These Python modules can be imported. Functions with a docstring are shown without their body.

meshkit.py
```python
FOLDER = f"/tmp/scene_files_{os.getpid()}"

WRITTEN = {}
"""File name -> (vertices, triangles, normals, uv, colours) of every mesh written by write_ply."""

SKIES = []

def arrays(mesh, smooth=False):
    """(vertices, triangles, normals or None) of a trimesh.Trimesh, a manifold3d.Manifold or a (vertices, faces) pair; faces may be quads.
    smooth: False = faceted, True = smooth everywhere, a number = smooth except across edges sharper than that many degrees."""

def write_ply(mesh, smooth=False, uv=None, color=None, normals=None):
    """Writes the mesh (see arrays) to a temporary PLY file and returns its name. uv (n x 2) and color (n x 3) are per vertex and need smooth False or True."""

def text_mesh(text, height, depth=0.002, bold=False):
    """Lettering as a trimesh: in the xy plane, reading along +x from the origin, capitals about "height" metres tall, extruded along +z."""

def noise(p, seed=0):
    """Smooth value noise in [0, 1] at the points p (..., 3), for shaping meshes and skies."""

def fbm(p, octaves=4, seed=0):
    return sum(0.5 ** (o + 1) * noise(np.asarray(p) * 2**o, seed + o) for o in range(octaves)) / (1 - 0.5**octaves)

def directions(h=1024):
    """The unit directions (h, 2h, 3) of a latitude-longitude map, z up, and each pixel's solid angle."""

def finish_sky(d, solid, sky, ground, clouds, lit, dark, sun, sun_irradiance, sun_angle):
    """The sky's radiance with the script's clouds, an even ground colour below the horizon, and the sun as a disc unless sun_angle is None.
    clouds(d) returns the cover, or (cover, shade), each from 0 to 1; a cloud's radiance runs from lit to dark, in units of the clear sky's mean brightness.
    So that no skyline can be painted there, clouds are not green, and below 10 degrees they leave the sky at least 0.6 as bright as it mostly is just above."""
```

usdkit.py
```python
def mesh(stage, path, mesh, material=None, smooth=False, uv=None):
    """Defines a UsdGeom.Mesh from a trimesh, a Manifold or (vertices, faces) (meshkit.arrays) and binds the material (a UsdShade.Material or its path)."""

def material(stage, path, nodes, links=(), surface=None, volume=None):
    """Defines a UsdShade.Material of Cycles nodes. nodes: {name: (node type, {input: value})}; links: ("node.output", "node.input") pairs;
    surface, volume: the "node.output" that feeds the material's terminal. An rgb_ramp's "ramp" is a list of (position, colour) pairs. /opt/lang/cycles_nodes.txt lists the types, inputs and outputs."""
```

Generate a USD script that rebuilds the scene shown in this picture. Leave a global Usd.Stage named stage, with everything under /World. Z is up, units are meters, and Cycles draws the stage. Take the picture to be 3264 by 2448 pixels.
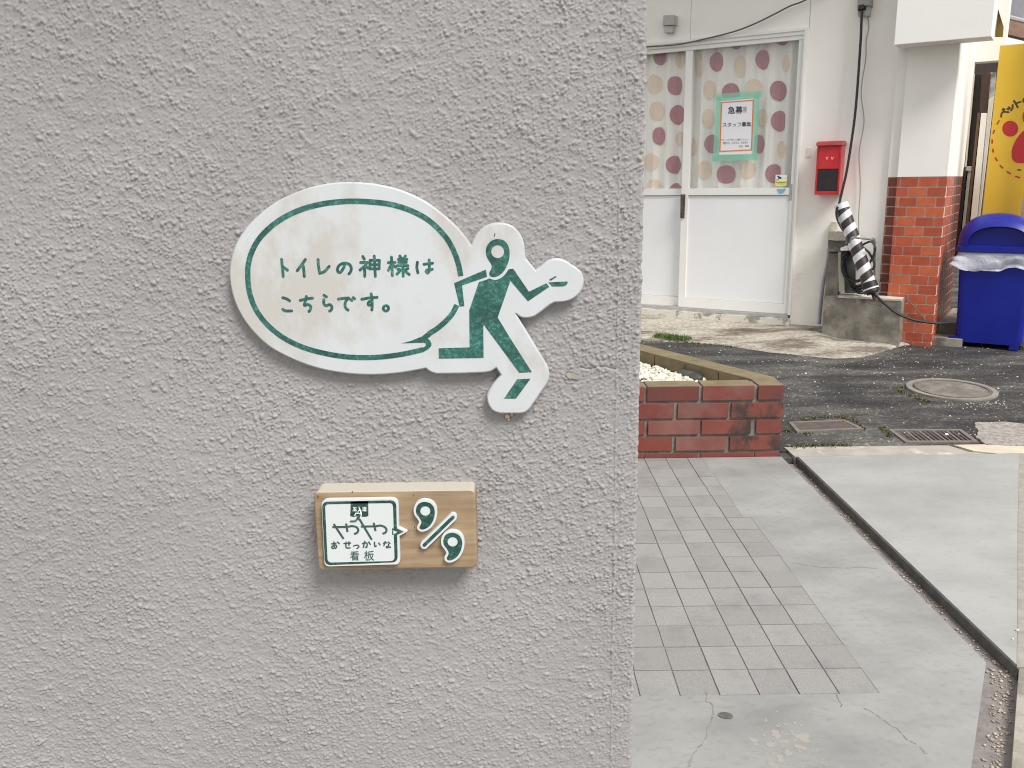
import math, json
import numpy as np, trimesh, manifold3d
from shapely.geometry import Polygon, LineString, Point, box as sbox
from shapely.ops import unary_union
from shapely import affinity
from scipy.ndimage import gaussian_filter
import usdkit, meshkit
from pxr import Usd, UsdGeom, UsdLux, UsdShade, Gf, Sdf

stage = Usd.Stage.CreateInMemory()
UsdGeom.SetStageUpAxis(stage, UsdGeom.Tokens.z)
UsdGeom.SetStageMetersPerUnit(stage, 1.0)
world = UsdGeom.Xform.Define(stage, '/World')
stage.SetDefaultPrim(world.GetPrim())
UsdGeom.Scope.Define(stage, '/World/Looks')
rng = np.random.default_rng(7)

# ------------------------------------------------------------------ camera, sky, light
EXPOSURE = 1.5
F_PX, PITCH, ROLL, EYE = 2771.0, math.radians(13.0), math.radians(.75), np.array([0, 0, 1.06])
R0, U0 = np.array([1., 0, 0]), np.array([0, math.sin(PITCH), math.cos(PITCH)])
FW = np.array([0, math.cos(PITCH), -math.sin(PITCH)])
RT, UP = R0 * math.cos(ROLL) - U0 * math.sin(ROLL), U0 * math.cos(ROLL) + R0 * math.sin(ROLL)
cam = UsdGeom.Camera.Define(stage, '/World/camera')
cam.CreateHorizontalApertureAttr(36.0)
cam.CreateVerticalApertureAttr(27.0)
cam.CreateFocalLengthAttr(36.0 * F_PX / 3264)
cam.CreateClippingRangeAttr(Gf.Vec2f(.05, 500))
cam.CreateExposureAttr(EXPOSURE)
cam.AddTransformOp().Set(Gf.Matrix4d(*RT, 0, *UP, 0, *(-FW), 0, *EYE, 1))

SUN = np.array([.36, -.5, .8]); SUN = SUN / np.linalg.norm(SUN)          # towards the (veiled) sun
dome = UsdLux.DomeLight.Define(stage, '/World/sky')
dome.GetPrim().SetCustomDataByKey('kind', 'structure')
sky = usdkit.material(stage, '/World/Looks/overcast_sky', {
    'tc': ('texture_coordinate', {}),
    'sky': ('sky_texture', {'sky_type': 'single_scattering', 'sun_disc': False, 'sun_elevation': math.asin(SUN[2]), 'sun_rotation': math.atan2(SUN[0], SUN[1])}),
    'n': ('noise_texture', {'scale': 2.2, 'detail': 5, 'roughness': .55}),
    'cl': ('rgb_ramp', {'ramp': [(.3, (5.7, 5.6, 5.5)), (.7, (8.0, 7.85, 7.6))]}),
    'mx': ('mix_color', {'fac': .9}),
    'bg': ('background_shader', {'strength': .054})},
    [('tc.generated', 'n.vector'), ('n.fac', 'cl.fac'), ('sky.color', 'mx.a'), ('cl.color', 'mx.b'), ('mx.result', 'bg.color')], surface='bg.background')
UsdShade.MaterialBindingAPI.Apply(dome.GetPrim()).Bind(sky)
sun = UsdLux.DistantLight.Define(stage, '/World/sun')
sun.CreateIntensityAttr(.4); sun.CreateAngleAttr(24.0); sun.CreateNormalizeAttr(True); sun.CreateColorAttr(Gf.Vec3f(1, .97, .93))
_z = SUN; _x = np.cross([0, 0, 1.], _z); _x /= np.linalg.norm(_x); _y = np.cross(_z, _x)
sun.AddTransformOp().Set(Gf.Matrix4d(*_x, 0, *_y, 0, *_z, 0, 0, 0, 10, 1))

# ------------------------------------------------------------------ from the photograph to places on real planes
def ray(x, y): return FW + RT * (x - 1632) / F_PX - UP * (y - 1224) / F_PX
def at_z(x, y, z=0.0):
    d = ray(x, y); return EYE + d * (z - EYE[2]) / d[2]
def at_y(x, y, Y):
    d = ray(x, y); return EYE + d * Y / d[1]
def at_plane(x, y, P, n):
    d = ray(x, y); return EYE + d * (np.dot(n, P - EYE) / np.dot(n, d))

# ------------------------------------------------------------------ helpers
used = {}
def numbered(path):
    k = used.get(path, 0); used[path] = k + 1
    return path if k == 0 else f'{path}_{k:03d}'
BASE = {}
def tag(prim, label=None, cat=None, group=None, kind=None):
    for k, v in (('label', label), ('category', cat), ('group', group), ('kind', kind)):
        if v: prim.SetCustomDataByKey(k, v)
    return prim
def thing(name, label, cat, base, group=None):
    p = numbered('/World/' + name); x = UsdGeom.Xform.Define(stage, p)
    x.AddTranslateOp().Set(Gf.Vec3d(*map(float, base))); BASE[p] = np.asarray(base, float)
    return tag(x.GetPrim(), label, cat, group)
def obj(name, mesh, m, parent=None, smooth=False, label=None, kind=None):
    """one Mesh prim; world coordinates in, its thing's base taken off"""
    pp = str(parent.GetPath()) if parent is not None else '/World'
    p = numbered(pp + '/' + name); base = BASE.get(pp, np.zeros(3))
    v, f, n = meshkit.arrays(mesh, smooth)
    if parent is None and kind is None: base = v.mean(0)
    BASE[p] = base
    pr = usdkit.mesh(stage, p, (v - base, f), m, smooth=False)
    if n is not None:
        pr.CreateNormalsAttr(n.astype(np.float32)); pr.SetNormalsInterpolation('vertex')
    if parent is None and kind is None: pr.AddTranslateOp().Set(Gf.Vec3d(*map(float, base)))
    return tag(pr.GetPrim(), label, kind=kind)
def solo(name, mesh, m, label, cat, smooth=False, group=None): return tag(obj(name, mesh, m, None, smooth), label, cat, group)
def struct(name, mesh, m, smooth=False): return obj(name, mesh, m, None, smooth, kind='structure')
def cat_(ms): return trimesh.util.concatenate([m for m in ms if m is not None and len(m.faces)])
def bx(x0, x1, y0, y1, z0, z1):
    b = trimesh.creation.box((x1 - x0, y1 - y0, z1 - z0)); b.apply_translation(((x0 + x1) / 2, (y0 + y1) / 2, (z0 + z1) / 2)); return b
def polys(s):
    if s.is_empty: return []
    return [s] if s.geom_type == 'Polygon' else [g for g in s.geoms if g.geom_type == 'Polygon' and g.area > 0]
def slab(shape, O, ex, ey, t0, t1):
    """a flat shape (2-D, metres along ex and ey from O) between depths t0 and t1 along ex x ey"""
    ez = np.cross(ex, ey); out = []
    for g in polys(shape):
        m = trimesh.creation.extrude_polygon(g, t1 - t0); v = m.vertices
        m.vertices = O + v[:, :1] * ex + v[:, 1:2] * ey + (v[:, 2:] + t0) * ez
        out.append(m)
    return cat_(out)
def pillow(shape, O, ex, ey, t0, t1, c):
    """slab with a chamfered front edge"""
    return cat_([slab(shape, O, ex, ey, t0, t1 - c), slab(shape.buffer(-c * .45), O, ex, ey, t1 - c, t1 - c * .4), slab(shape.buffer(-c), O, ex, ey, t1 - c * .4, t1)])
def cr(pts, closed=False, n=8):
    p = np.asarray(pts, float); k = len(p)
    if k < 3: return p
    g = (lambda i: p[i % k]) if closed else (lambda i: p[min(max(i, 0), k - 1)])
    out = []
    for i in range(k if closed else k - 1):
        a, b, c, d = g(i - 1), g(i), g(i + 1), g(i + 2)
        for t in np.linspace(0, 1, n, endpoint=False):
            out.append(.5 * (2 * b + (c - a) * t + (2 * a - 5 * b + 4 * c - d) * t * t + (3 * b - a - 3 * c + d) * t ** 3))
    if not closed: out.append(p[-1])
    return np.array(out)
def tube(pts, r, sides=8, cap=True):
    p = np.asarray(pts, float); t = np.gradient(p, axis=0); t /= np.linalg.norm(t, axis=1, keepdims=True) + 1e-12
    a = np.cross(t, np.where(np.abs(t[:, 2:]) < .9, [0, 0, 1.], [1., 0, 0])); a /= np.linalg.norm(a, axis=1, keepdims=True) + 1e-12
    b = np.cross(t, a); an = np.arange(sides) * 2 * np.pi / sides; r = np.broadcast_to(r, (len(p),))
    v = p[:, None] + r[:, None, None] * (np.cos(an)[None, :, None] * a[:, None] + np.sin(an)[None, :, None] * b[:, None])
    f = []
    for i in range(len(p) - 1):
        for j in range(sides):
            q = [i * sides + j, i * sides + (j + 1) % sides, (i + 1) * sides + (j + 1) % sides, (i + 1) * sides + j]
            f += [[q[0], q[1], q[2]], [q[0], q[2], q[3]]]
    v = v.reshape(-1, 3)
    if cap:
        n0 = len(v); v = np.vstack([v, p[:1], p[-1:]]); L = (len(p) - 1) * sides
        f += [[n0, (j + 1) % sides, j] for j in range(sides)] + [[n0 + 1, L + j, L + (j + 1) % sides] for j in range(sides)]
    return trimesh.Trimesh(v, f, process=False)
def grid_mesh(P):
    """P: rows x cols x 3 points"""
    h, w = P.shape[:2]; i, j = np.meshgrid(np.arange(h - 1), np.arange(w - 1), indexing='ij')
    q = np.stack([i * w + j, i * w + j + 1, (i + 1) * w + j + 1, (i + 1) * w + j], -1).reshape(-1, 4)
    return trimesh.Trimesh(P.reshape(-1, 3), np.vstack([q[:, [0, 1, 2]], q[:, [0, 2, 3]]]), process=False)
def hull(pts): return trimesh.convex.convex_hull(np.asarray(pts, float))
def rounded_box(lo, hi, r, n=2):
    lo, hi = np.array(lo, float) + r, np.array(hi, float) - r; s = trimesh.creation.icosphere(n, r).vertices
    return hull(np.vstack([s + [x, y, z] for x in (lo[0], hi[0]) for y in (lo[1], hi[1]) for z in (lo[2], hi[2])]))
def fuzz2(shape, seed, amp, scale):
    """an outline with small random wobble"""
    out = []
    for g in polys(shape.segmentize(scale)):
        rg = np.random.default_rng(seed); c = np.array(g.exterior.coords)[:-1]
        out.append(Polygon(c + gaussian_filter(rg.normal(0, amp, c.shape), (1, 0), mode='wrap')).buffer(0))
    return unary_union(out)

# ------------------------------------------------------------------ materials
MATS = {}
def mat(name, c, rough=.6, c2=None, scale=20, detail=4, lo=.35, hi=.65, stretch=(1, 1, 1), bump=0, bscale=200, bdist=.001, spec=.5, vary=0, c3=None, s3=4, lo3=.5, hi3=.62, f3=1, metal=0, bevel=0, coat=0, bdetail=3, sheen=0):
    """principled with noise between two colours, a third in patches, bump, and a per-object tone"""
    N = {'g': ('geometry', {}), 'mp': ('mapping', {'scale': stretch}), 'p': ('principled_bsdf', {'roughness': rough, 'specular_ior_level': spec, 'metallic': metal, 'coat_weight': coat})}
    L = [('g.position', 'mp.vector')]; col = None
    if c2 is not None:
        N['n'] = ('noise_texture', {'scale': scale, 'detail': detail, 'roughness': .6}); N['r'] = ('rgb_ramp', {'ramp': [(lo, c), (hi, c2)]})
        L += [('mp.vector', 'n.vector'), ('n.fac', 'r.fac')]; col = 'r.color'
    if c3 is not None:
        N['n3'] = ('noise_texture', {'scale': s3, 'detail': 6, 'roughness': .65}); N['r3'] = ('rgb_ramp', {'ramp': [(lo3, (0, 0, 0)), (hi3, (f3, f3, f3))]})
        N['m3'] = ('mix_color', {'a': c, 'b': c3}); L += [('mp.vector', 'n3.vector'), ('n3.fac', 'r3.fac'), ('r3.color', 'm3.fac')]
        if col: L.append((col, 'm3.a'))
        col = 'm3.result'
    if vary:
        N['oi'] = ('object_info', {}); N['mr'] = ('map_range', {'from_min': 0, 'from_max': 1, 'to_min': 1 - vary, 'to_max': 1 + vary}); N['hs'] = ('hsv', {'color': c})
        L += [('oi.random', 'mr.value'), ('mr.result', 'hs.value')]
        if col: L.append((col, 'hs.color'))
        col = 'hs.color'
    if col: L.append((col, 'p.base_color'))
    else: N['p'][1]['base_color'] = c
    nn = None
    if bevel:
        N['bv'] = ('bevel', {'radius': bevel, 'samples': 4}); nn = 'bv.bevel'
    if bump:
        N['bn'] = ('noise_texture', {'scale': bscale, 'detail': bdetail, 'roughness': .6}); N['bu'] = ('bump', {'strength': bump, 'distance': bdist})
        L += [('mp.vector', 'bn.vector'), ('bn.fac', 'bu.height')]
        if nn: L.append((nn, 'bu.normal'))
        nn = 'bu.normal'
    if nn: L.append((nn, 'p.normal'))
    MATS[name] = usdkit.material(stage, '/World/Looks/' + name, N, L, surface='p.BSDF'); return MATS[name]

GLYPHS = json.loads(r'''{"急":[[[2,-1,14,19,16,19,23,15,26,20,34,20,35,19,36,3,54,2,49,10,40,20,39,23,15,23,14,24,14,33,72,34,72,38,18,38,17,39,17,47,18,48,72,48,72,52,16,53,11,50,10,50,3,56,3,57,15,66,22,74,31,86,41,85,42,84,41,79,66,79,70,76,72,73,66,63,83,62,84,61,83,23,92,10,97,-1,89,-5,87,-5,80,8,77,-1,76,-4,71,-8,65,-9,33,-8,27,-6,25,-3,23,14,12,-6,10,-6,4,-3],[53,22,63,9,63,7,58,2,65,2,67,4,69,12,71,13,79,10,75,18,76,20,82,22,53,23],[28,63,29,62,52,63,56,68,33,68]]],"募":[[[2,12,2,15,10,18,18,23,5,24,4,25,4,33,31,34,32,34,17,35,16,36,16,66,17,67,27,67,27,69,6,70,5,71,5,78,6,79,27,80,28,86,38,86,39,80,60,80,62,86,71,86,72,80,94,80,95,78,94,70,73,70,72,69,73,67,84,67,85,65,85,36,45,34,46,34,95,33,96,32,96,25,95,24,81,23,88,19,99,14,98,12,93,6,89,6,80,10,77,-2,74,-7,70,-9,58,-10,54,-9,52,-1,53,0,66,0,68,8,49,8,46,3,37,-4,18,-11,13,-5,12,-2,26,2,32,5,35,8,19,9,17,10,7,7],[26,45,73,44,74,46,27,47],[26,56,73,56,74,57,27,58],[54,23,53,18,68,19,63,24],[39,69,39,67,61,68,60,69],[32,19,32,18,41,18,42,23,37,23]]],"看":[[[3,19,4,21,13,27,21,36,28,45,27,46,6,46,6,53,32,53,35,58,35,60,13,60,13,66,38,67,39,71,39,72,13,72,12,79,56,81,83,84,88,78,86,77,76,76,50,73,49,72,48,68,88,67,88,60,46,60,43,53,94,53,94,46,39,46,36,41,36,40,85,39,84,-9,77,-9,76,-5,34,-5,33,-9,26,-9,25,26,8,14],[34,3,76,2,76,8,34,8],[34,28,76,27,76,32,34,33],[34,15,75,15,76,15,76,20,34,20]]],"板":[[[30,-4,36,8,41,26,42,46,43,75,68,78,88,82,93,76,93,76,77,71,51,68,51,56,86,56,91,54,90,47,86,33,81,21,77,14,83,7,90,2,96,-1,97,-2,92,-9,91,-9,80,-2,70,7,57,-4,49,-8,48,-8,44,-2,54,4,61,9,65,15,58,31,53,47,51,47,48,18,43,2,37,-9],[61,47,66,32,70,23,71,22,78,35,82,47]],[[3,20,6,24,11,35,18,57,6,58,6,65,19,66,19,84,27,84,27,66,39,65,39,58,27,57,27,56,38,39,39,36,35,31,34,31,28,41,27,41,27,-8,19,-8,19,34,18,34,12,21,7,12,7,12]]],"ス":[[[9,3,10,5,27,14,40,24,56,42,66,60,65,61,18,61,18,71,75,72,81,67,72,48,62,33,87,8,91,3,89,1,83,-4,69,12,55,25,35,7,17,-3]]],"タ":[[[8,39,20,48,30,59,38,70,44,82,54,79,50,68,81,69,88,64,82,47,71,28,81,19,78,14,75,11,64,19,49,6,27,-5,23,-4,18,2,39,12,55,25,37,39,36,41,41,46,42,46,63,34,72,50,74,59,43,59,33,47,17,33,15,33]]],"ッ":[[[29,-2,29,0,45,7,60,19,69,34,75,55,85,52,80,35,75,23,61,6,49,-2,37,-8]],[[40,55,49,58,57,35,48,33]],[[17,50,25,53,26,52,35,29,26,27]]],"フ":[[[14,71,80,72,87,67,80,43,70,24,54,8,41,1,31,-3,23,5,44,14,60,28,69,42,74,61,14,61]]],"集":[[[2,-2,3,0,20,6,34,14,5,15,5,23,45,24,44,29,26,29,25,26,17,26,16,55,8,50,2,56,15,69,26,85,35,83,31,75,49,75,46,83,54,86,60,75,89,74,89,67,57,65,58,62,85,62,85,55,57,54,57,50,85,49,86,43,57,42,57,38,92,37,93,30,55,29,54,24,95,23,95,15,66,14,80,7,97,1,93,-7,78,-2,55,11,54,-9,45,-8,44,11,29,1,9,-8,7,-8],[26,38,48,38,48,42,26,42],[26,50,48,50,48,54,26,54],[26,66,26,62,48,62,48,66]]],"玉":[[[4,3,44,5,44,34,14,35,14,44,44,44,44,69,10,69,10,78,91,78,90,69,55,69,55,44,86,44,87,35,55,34,55,5,95,4,96,-5,5,-5]],[[62,25,63,28,68,31,85,16,87,12,82,7,80,7]]],"造":[[[4,39,4,46,26,46,26,10,37,4,49,2,97,3,96,-6,45,-7,34,-4,22,2,9,-8,4,-2,4,0,17,9,17,37]],[[30,45,30,52,35,54,30,57,30,59,37,70,43,84,51,82,49,73,58,73,59,85,67,85,68,73,91,72,91,64,68,64,68,54,95,53,95,45],[38,54,58,53,58,64,44,64]],[[38,38,87,38,88,9,38,8],[46,17,78,17,78,30,47,30]],[[6,75,8,78,13,81,26,69,29,64,22,59]]],"詳":[[[43,14,43,20,65,21,65,36,47,36,47,43,65,44,65,57,44,58,44,64,55,65,48,81,52,83,54,82,62,68,60,65,77,64,75,67,83,84,90,82,82,65,94,64,94,58,72,57,72,44,91,43,91,36,72,36,72,21,96,20,96,14,72,13,72,-8,65,-8,65,13]],[[4,67,40,67,40,61,4,61]],[[8,27,37,27,38,-2,15,-2,14,-7,8,-7],[14,5,31,5,31,21,15,21]],[[8,40,37,40,37,35,9,35]],[[8,54,37,54,37,48,8,48]],[[16,81,21,84,28,72,23,69]]],"し":[[[24,16,24,78,34,78,32,15,37,6,45,3,63,6,73,12,84,23,90,17,73,1,55,-5,42,-5,31,-1,26,6]]],"く":[[[21,37,22,43,29,49,63,80,64,79,70,74,35,45,31,38,72,0,66,-6]]],"は":[[[39,4,38,16,44,23,53,26,67,26,66,51,40,52,40,59,66,59,66,77,75,77,74,59,92,61,91,54,74,51,75,23,95,10,90,4,76,14,72,2,63,-3,46,-1],[44,11,50,5,62,5,66,8,67,18,52,19,46,15]],[[12,20,17,77,23,77,25,76,20,43,20,18,26,30,30,26,23,6,22,-3,15,-3]]],"下":[[[6,70,6,77,94,77,94,70,52,69,52,53,76,41,89,32,84,25,52,44,52,-8,44,-8,44,69]]],"記":[[[49,72,49,78,90,78,90,33,83,33,82,38,58,38,58,4,61,1,84,1,88,5,89,17,96,14,94,2,90,-4,58,-6,51,-2,50,45,82,46,82,71]],[[4,68,24,69,16,81,22,84,30,74,26,69,44,68,44,63,4,63]],[[7,40,41,40,41,35,7,35]],[[8,26,39,26,39,-2,16,-3,15,-7,9,-7],[15,4,33,4,33,20,15,20]],[[9,54,39,54,39,49,9,49]]],"に":[[[41,14,42,27,49,27,48,16,52,11,73,8,89,11,90,3,74,0,53,2,46,5]],[[46,60,46,67,86,67,86,60]],[[12,37,18,76,26,75,21,44,20,19,22,19,26,30,30,27,24,6,23,-3,16,-2]]],"ご":[[[84,82,89,84,97,71,92,69]],[[73,78,78,80,86,67,81,64]],[[16,13,18,29,25,29,24,14,30,8,42,5,56,4,81,8,81,0,60,-3,36,-3,22,3]],[[22,69,75,69,75,61,22,61]]],"連":[[[3,-1,18,12,17,43,5,43,5,50,25,50,25,10,32,5,54,0,98,2,95,-6,73,-7,39,-5,20,5,15,1,8,-8]],[[29,16,29,22,58,23,57,29,35,30,35,62,57,62,57,69,31,69,31,75,57,76,58,84,64,84,65,76,93,75,93,69,65,69,65,62,88,62,88,30,65,29,64,23,94,22,94,16,65,16,64,4,58,5,57,16],[64,36,80,35,80,43,65,43],[65,56,65,49,80,49,80,56],[42,36,57,35,57,43,42,43],[42,49,57,49,57,56,42,56]],[[9,79,14,83,28,65,22,61]]],"絡":[[[39,55,53,70,61,84,68,82,65,74,87,74,91,71,87,61,75,46,86,38,97,32,93,26,91,26,90,-7,83,-7,82,-4,56,-4,55,-7,48,-7,48,25,45,25,41,31,52,36,65,46,55,59,45,50],[70,40,55,28,85,29],[56,3,83,3,83,22,56,22],[59,65,70,51,81,66,60,67]],[[4,53,13,64,23,84,29,82,14,55,24,56,32,68,38,65,17,33,30,35,28,44,33,45,39,26,34,23,40,3,35,2,35,3,30,20,34,22,32,28,7,24,5,31,19,48,6,47]],[[20,19,25,19,28,-2,22,-3]],[[4,-4,9,19,15,18,10,-5]]],"だ":[[[82,76,86,78,95,65,90,62]],[[44,8,45,23,52,22,52,12,55,7,64,4,88,6,87,-2,58,-3,49,1]],[[50,47,86,47,86,40,51,40]],[[71,71,76,74,83,60,78,58]],[[7,61,30,61,32,78,41,77,39,62,57,65,57,58,36,53,29,25,18,-5,9,-2,19,22,28,53,8,54]]],"さ":[[[16,55,16,63,55,62,50,79,58,80,63,63,85,67,86,60,66,55,81,30,77,24,53,27,54,33,69,32,58,55]],[[19,14,23,32,30,31,26,15,32,7,48,3,76,5,75,-2,58,-4,35,-3,25,2]]],"い":[[[67,63,74,67,78,61,88,37,92,17,84,14,78,43]],[[13,70,22,70,23,33,30,12,34,9,39,10,44,18,48,29,54,22,46,5,39,0,28,1,19,13,15,32]]],"☎":[[[4,48,10,60,31,69,60,70,86,63,94,54,96,47,94,40,74,44,77,57,67,57,67,49,71,40,85,23,88,5,85,2,14,3,12,13,14,20,30,41,33,57,23,57,26,46,24,43,6,40],[33,25,36,15,40,11,52,8,64,15,67,25,64,34,60,38,49,42,37,35],[42,48,58,48,58,57,42,57]]],"0":[[[5,30,7,54,13,67,25,74,33,74,39,71,47,59,50,44,49,22,43,6,31,-1,18,1,9,12],[14,28,17,14,22,8,30,6,37,11,41,23,41,46,38,59,32,66,23,66,17,58,14,45]]],"2":[[[4,64,12,71,22,74,35,73,43,67,47,56,45,42,34,24,20,8,50,8,50,0,5,0,5,5,32,35,37,45,38,55,35,63,30,66,20,66,9,59]]],"9":[[[5,46,6,61,9,66,17,73,33,73,44,65,49,50,50,32,46,15,37,3,29,-1,20,-1,6,6,11,11,22,6,32,9,39,19,42,35,29,28,18,29,10,34],[13,48,16,39,24,35,32,36,41,45,37,60,33,65,27,67,21,66,16,62]]],"8":[[[5,16,8,30,18,39,9,51,8,58,11,66,22,74,31,74,39,72,45,67,48,60,47,49,39,37,45,32,50,24,51,15,48,8,41,2,35,-1,21,-1,12,4],[12,19,15,11,25,6,37,8,42,15,40,25,23,35,15,28],[16,54,22,45,33,40,39,47,40,57,36,65,26,67,19,63]]],"-":[[[4,31,30,31,30,25,5,25]]],"担":[[[35,3,95,3,95,-4,35,-4]],[[42,77,88,77,88,16,43,16],[50,24,80,23,80,43,50,43],[50,51,80,50,80,70,50,70]],[[4,31,19,36,19,57,5,57,5,64,19,64,19,84,26,84,26,64,38,64,38,57,26,57,26,38,37,40,38,34,26,30,26,-2,23,-6,9,-7,7,-1,18,0,19,1,19,27,6,24]]],"当":[[[68,56,80,80,87,78,74,54]],[[12,3,79,4,79,19,17,20,17,26,79,27,79,41,14,41,14,48,46,49,46,84,54,84,54,49,87,48,87,-8,79,-8,78,-4,12,-4]],[[13,76,19,79,32,57,25,54]]],"福":[[[41,73,41,79,94,79,94,73]],[[2,25,18,39,30,57,30,58,6,59,6,65,21,66,14,81,19,83,27,70,22,66,36,65,40,63,29,42,40,31,42,36,93,36,93,-8,87,-8,86,-4,49,-4,48,-8,42,-8,41,28,37,24,27,34,26,-8,19,-8,19,29,6,19],[70,4,86,3,86,13,71,13],[70,20,86,20,86,30,71,30],[48,4,63,3,63,13,49,13],[48,20,63,20,63,30,49,30]],[[46,66,89,66,89,43,47,43],[54,50,82,49,82,60,54,60]]],"島":[[[18,20,18,76,41,76,45,84,53,83,50,76,79,76,79,46,26,45,26,38,94,38,94,32,26,32,26,26,91,25,88,2,84,-7,68,-8,66,-2,79,-1,83,19],[26,52,72,51,72,57,26,58],[26,64,71,63,72,70,26,70]],[[10,14,16,14,17,5,33,5,34,18,40,18,41,5,57,4,58,15,64,15,64,-4,58,-4,57,-2,10,-1]]],"。":[[[4,8,7,18,17,24,27,22,34,12,32,1,22,-6,10,-3],[10,7,13,1,21,-1,28,3,29,11,25,18,18,19,11,14]]]}''')

# ------------------------------------------------------------------ ground
def gz(x, y):
    """height of the asphalt: level by the pavement, rising gently towards the shop"""
    return np.clip(.03 * (np.asarray(y, float) - 3.45), 0, .11) + 0 * np.asarray(x, float)
def at_g(x, y, lift=0):
    z = 0.
    for _ in range(12):
        P = at_z(x, y, z + lift); z = float(gz(P[0], P[1]))
    return P
X3, Y3, Z3 = np.array([1., 0, 0]), np.array([0, 1., 0]), np.array([0, 0, 1.])

def asphalt_mat():
    N = {'g': ('geometry', {}), 'n1': ('noise_texture', {'scale': 1.6, 'detail': 5, 'roughness': .65}), 'mp': ('mapping', {'scale': (1, 2.6, 1)}),
         'r1': ('rgb_ramp', {'ramp': [(.38, (.020, .020, .021)), (.5, (.042, .041, .04)), (.66, (.11, .105, .098))]}),
         'v': ('voronoi_texture', {'scale': 95, 'feature': 'f1'}), 'sp': ('separate_color', {}), 'r2': ('rgb_ramp', {'ramp': [(.2, (.75, .75, .75)), (.85, (1.1, 1.1, 1.1)), (.97, (1.9, 1.85, 1.8))]}),
         'm': ('mix_color', {'blend_type': 'multiply', 'fac': 1., 'use_clamp': False}), 'n2': ('noise_texture', {'scale': 160, 'detail': 3}),
         'ad': ('math', {'math_type': 'add'}), 'bu': ('bump', {'strength': .55, 'distance': .004}), 'p': ('principled_bsdf', {'roughness': .75, 'specular_ior_level': .4})}
    L = [('g.position', 'mp.vector'), ('mp.vector', 'n1.vector'), ('n1.fac', 'r1.fac'), ('g.position', 'v.vector'), ('v.color', 'sp.color'), ('sp.r', 'r2.fac'),
         ('r1.color', 'm.a'), ('r2.color', 'm.b'), ('m.result', 'p.base_color'), ('g.position', 'n2.vector'), ('v.distance', 'ad.value1'), ('n2.fac', 'ad.value2'), ('ad.value', 'bu.height'), ('bu.normal', 'p.normal')]
    return usdkit.material(stage, '/World/Looks/asphalt', N, L, surface='p.BSDF')
ASPH = asphalt_mat()
CONC = mat('pale_concrete', (.178, .179, .172), .7, (.27, .271, .262), 2.6, 9, stretch=(1, 1.6, 1), lo=.3, hi=.6, bump=.3, bscale=220, bdist=.0014, c3=(.135, .132, .122), s3=42, lo3=.52, hi3=.76, f3=.5)
CONC2 = mat('smooth_pale_concrete', (.23, .231, .224), .7, (.305, .306, .296), 2.2, 9, stretch=(1, 1.4, 1), lo=.3, hi=.6, bump=.25, bscale=200, bdist=.0012, c3=(.16, .157, .147), s3=38, lo3=.56, hi3=.8, f3=.5)
KERB = mat('kerb_concrete', (.27, .25, .225), .8, (.35, .325, .285), 9, 6, bump=.5, bscale=180, bdist=.002, c3=(.47, .42, .34), s3=6, lo3=.55, hi3=.63)
DIRTY = mat('dirty_concrete', (.12, .105, .092), .85, (.26, .24, .20), 7, 7, bump=.5, bscale=150, bdist=.003, c3=(.30, .28, .24), s3=3, lo3=.5, hi3=.58)
GUT = mat('gutter_concrete', (.15, .135, .128), .9, (.22, .20, .19), 30, 6, bump=.6, bscale=160, bdist=.003)
DARKCONC = mat('dark_edge_concrete', (.045, .04, .037), .7, (.08, .072, .066), 30, 4, bump=.3, bscale=150, bdist=.002)  # much darker than the gutter concrete, mottled by noise
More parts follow.
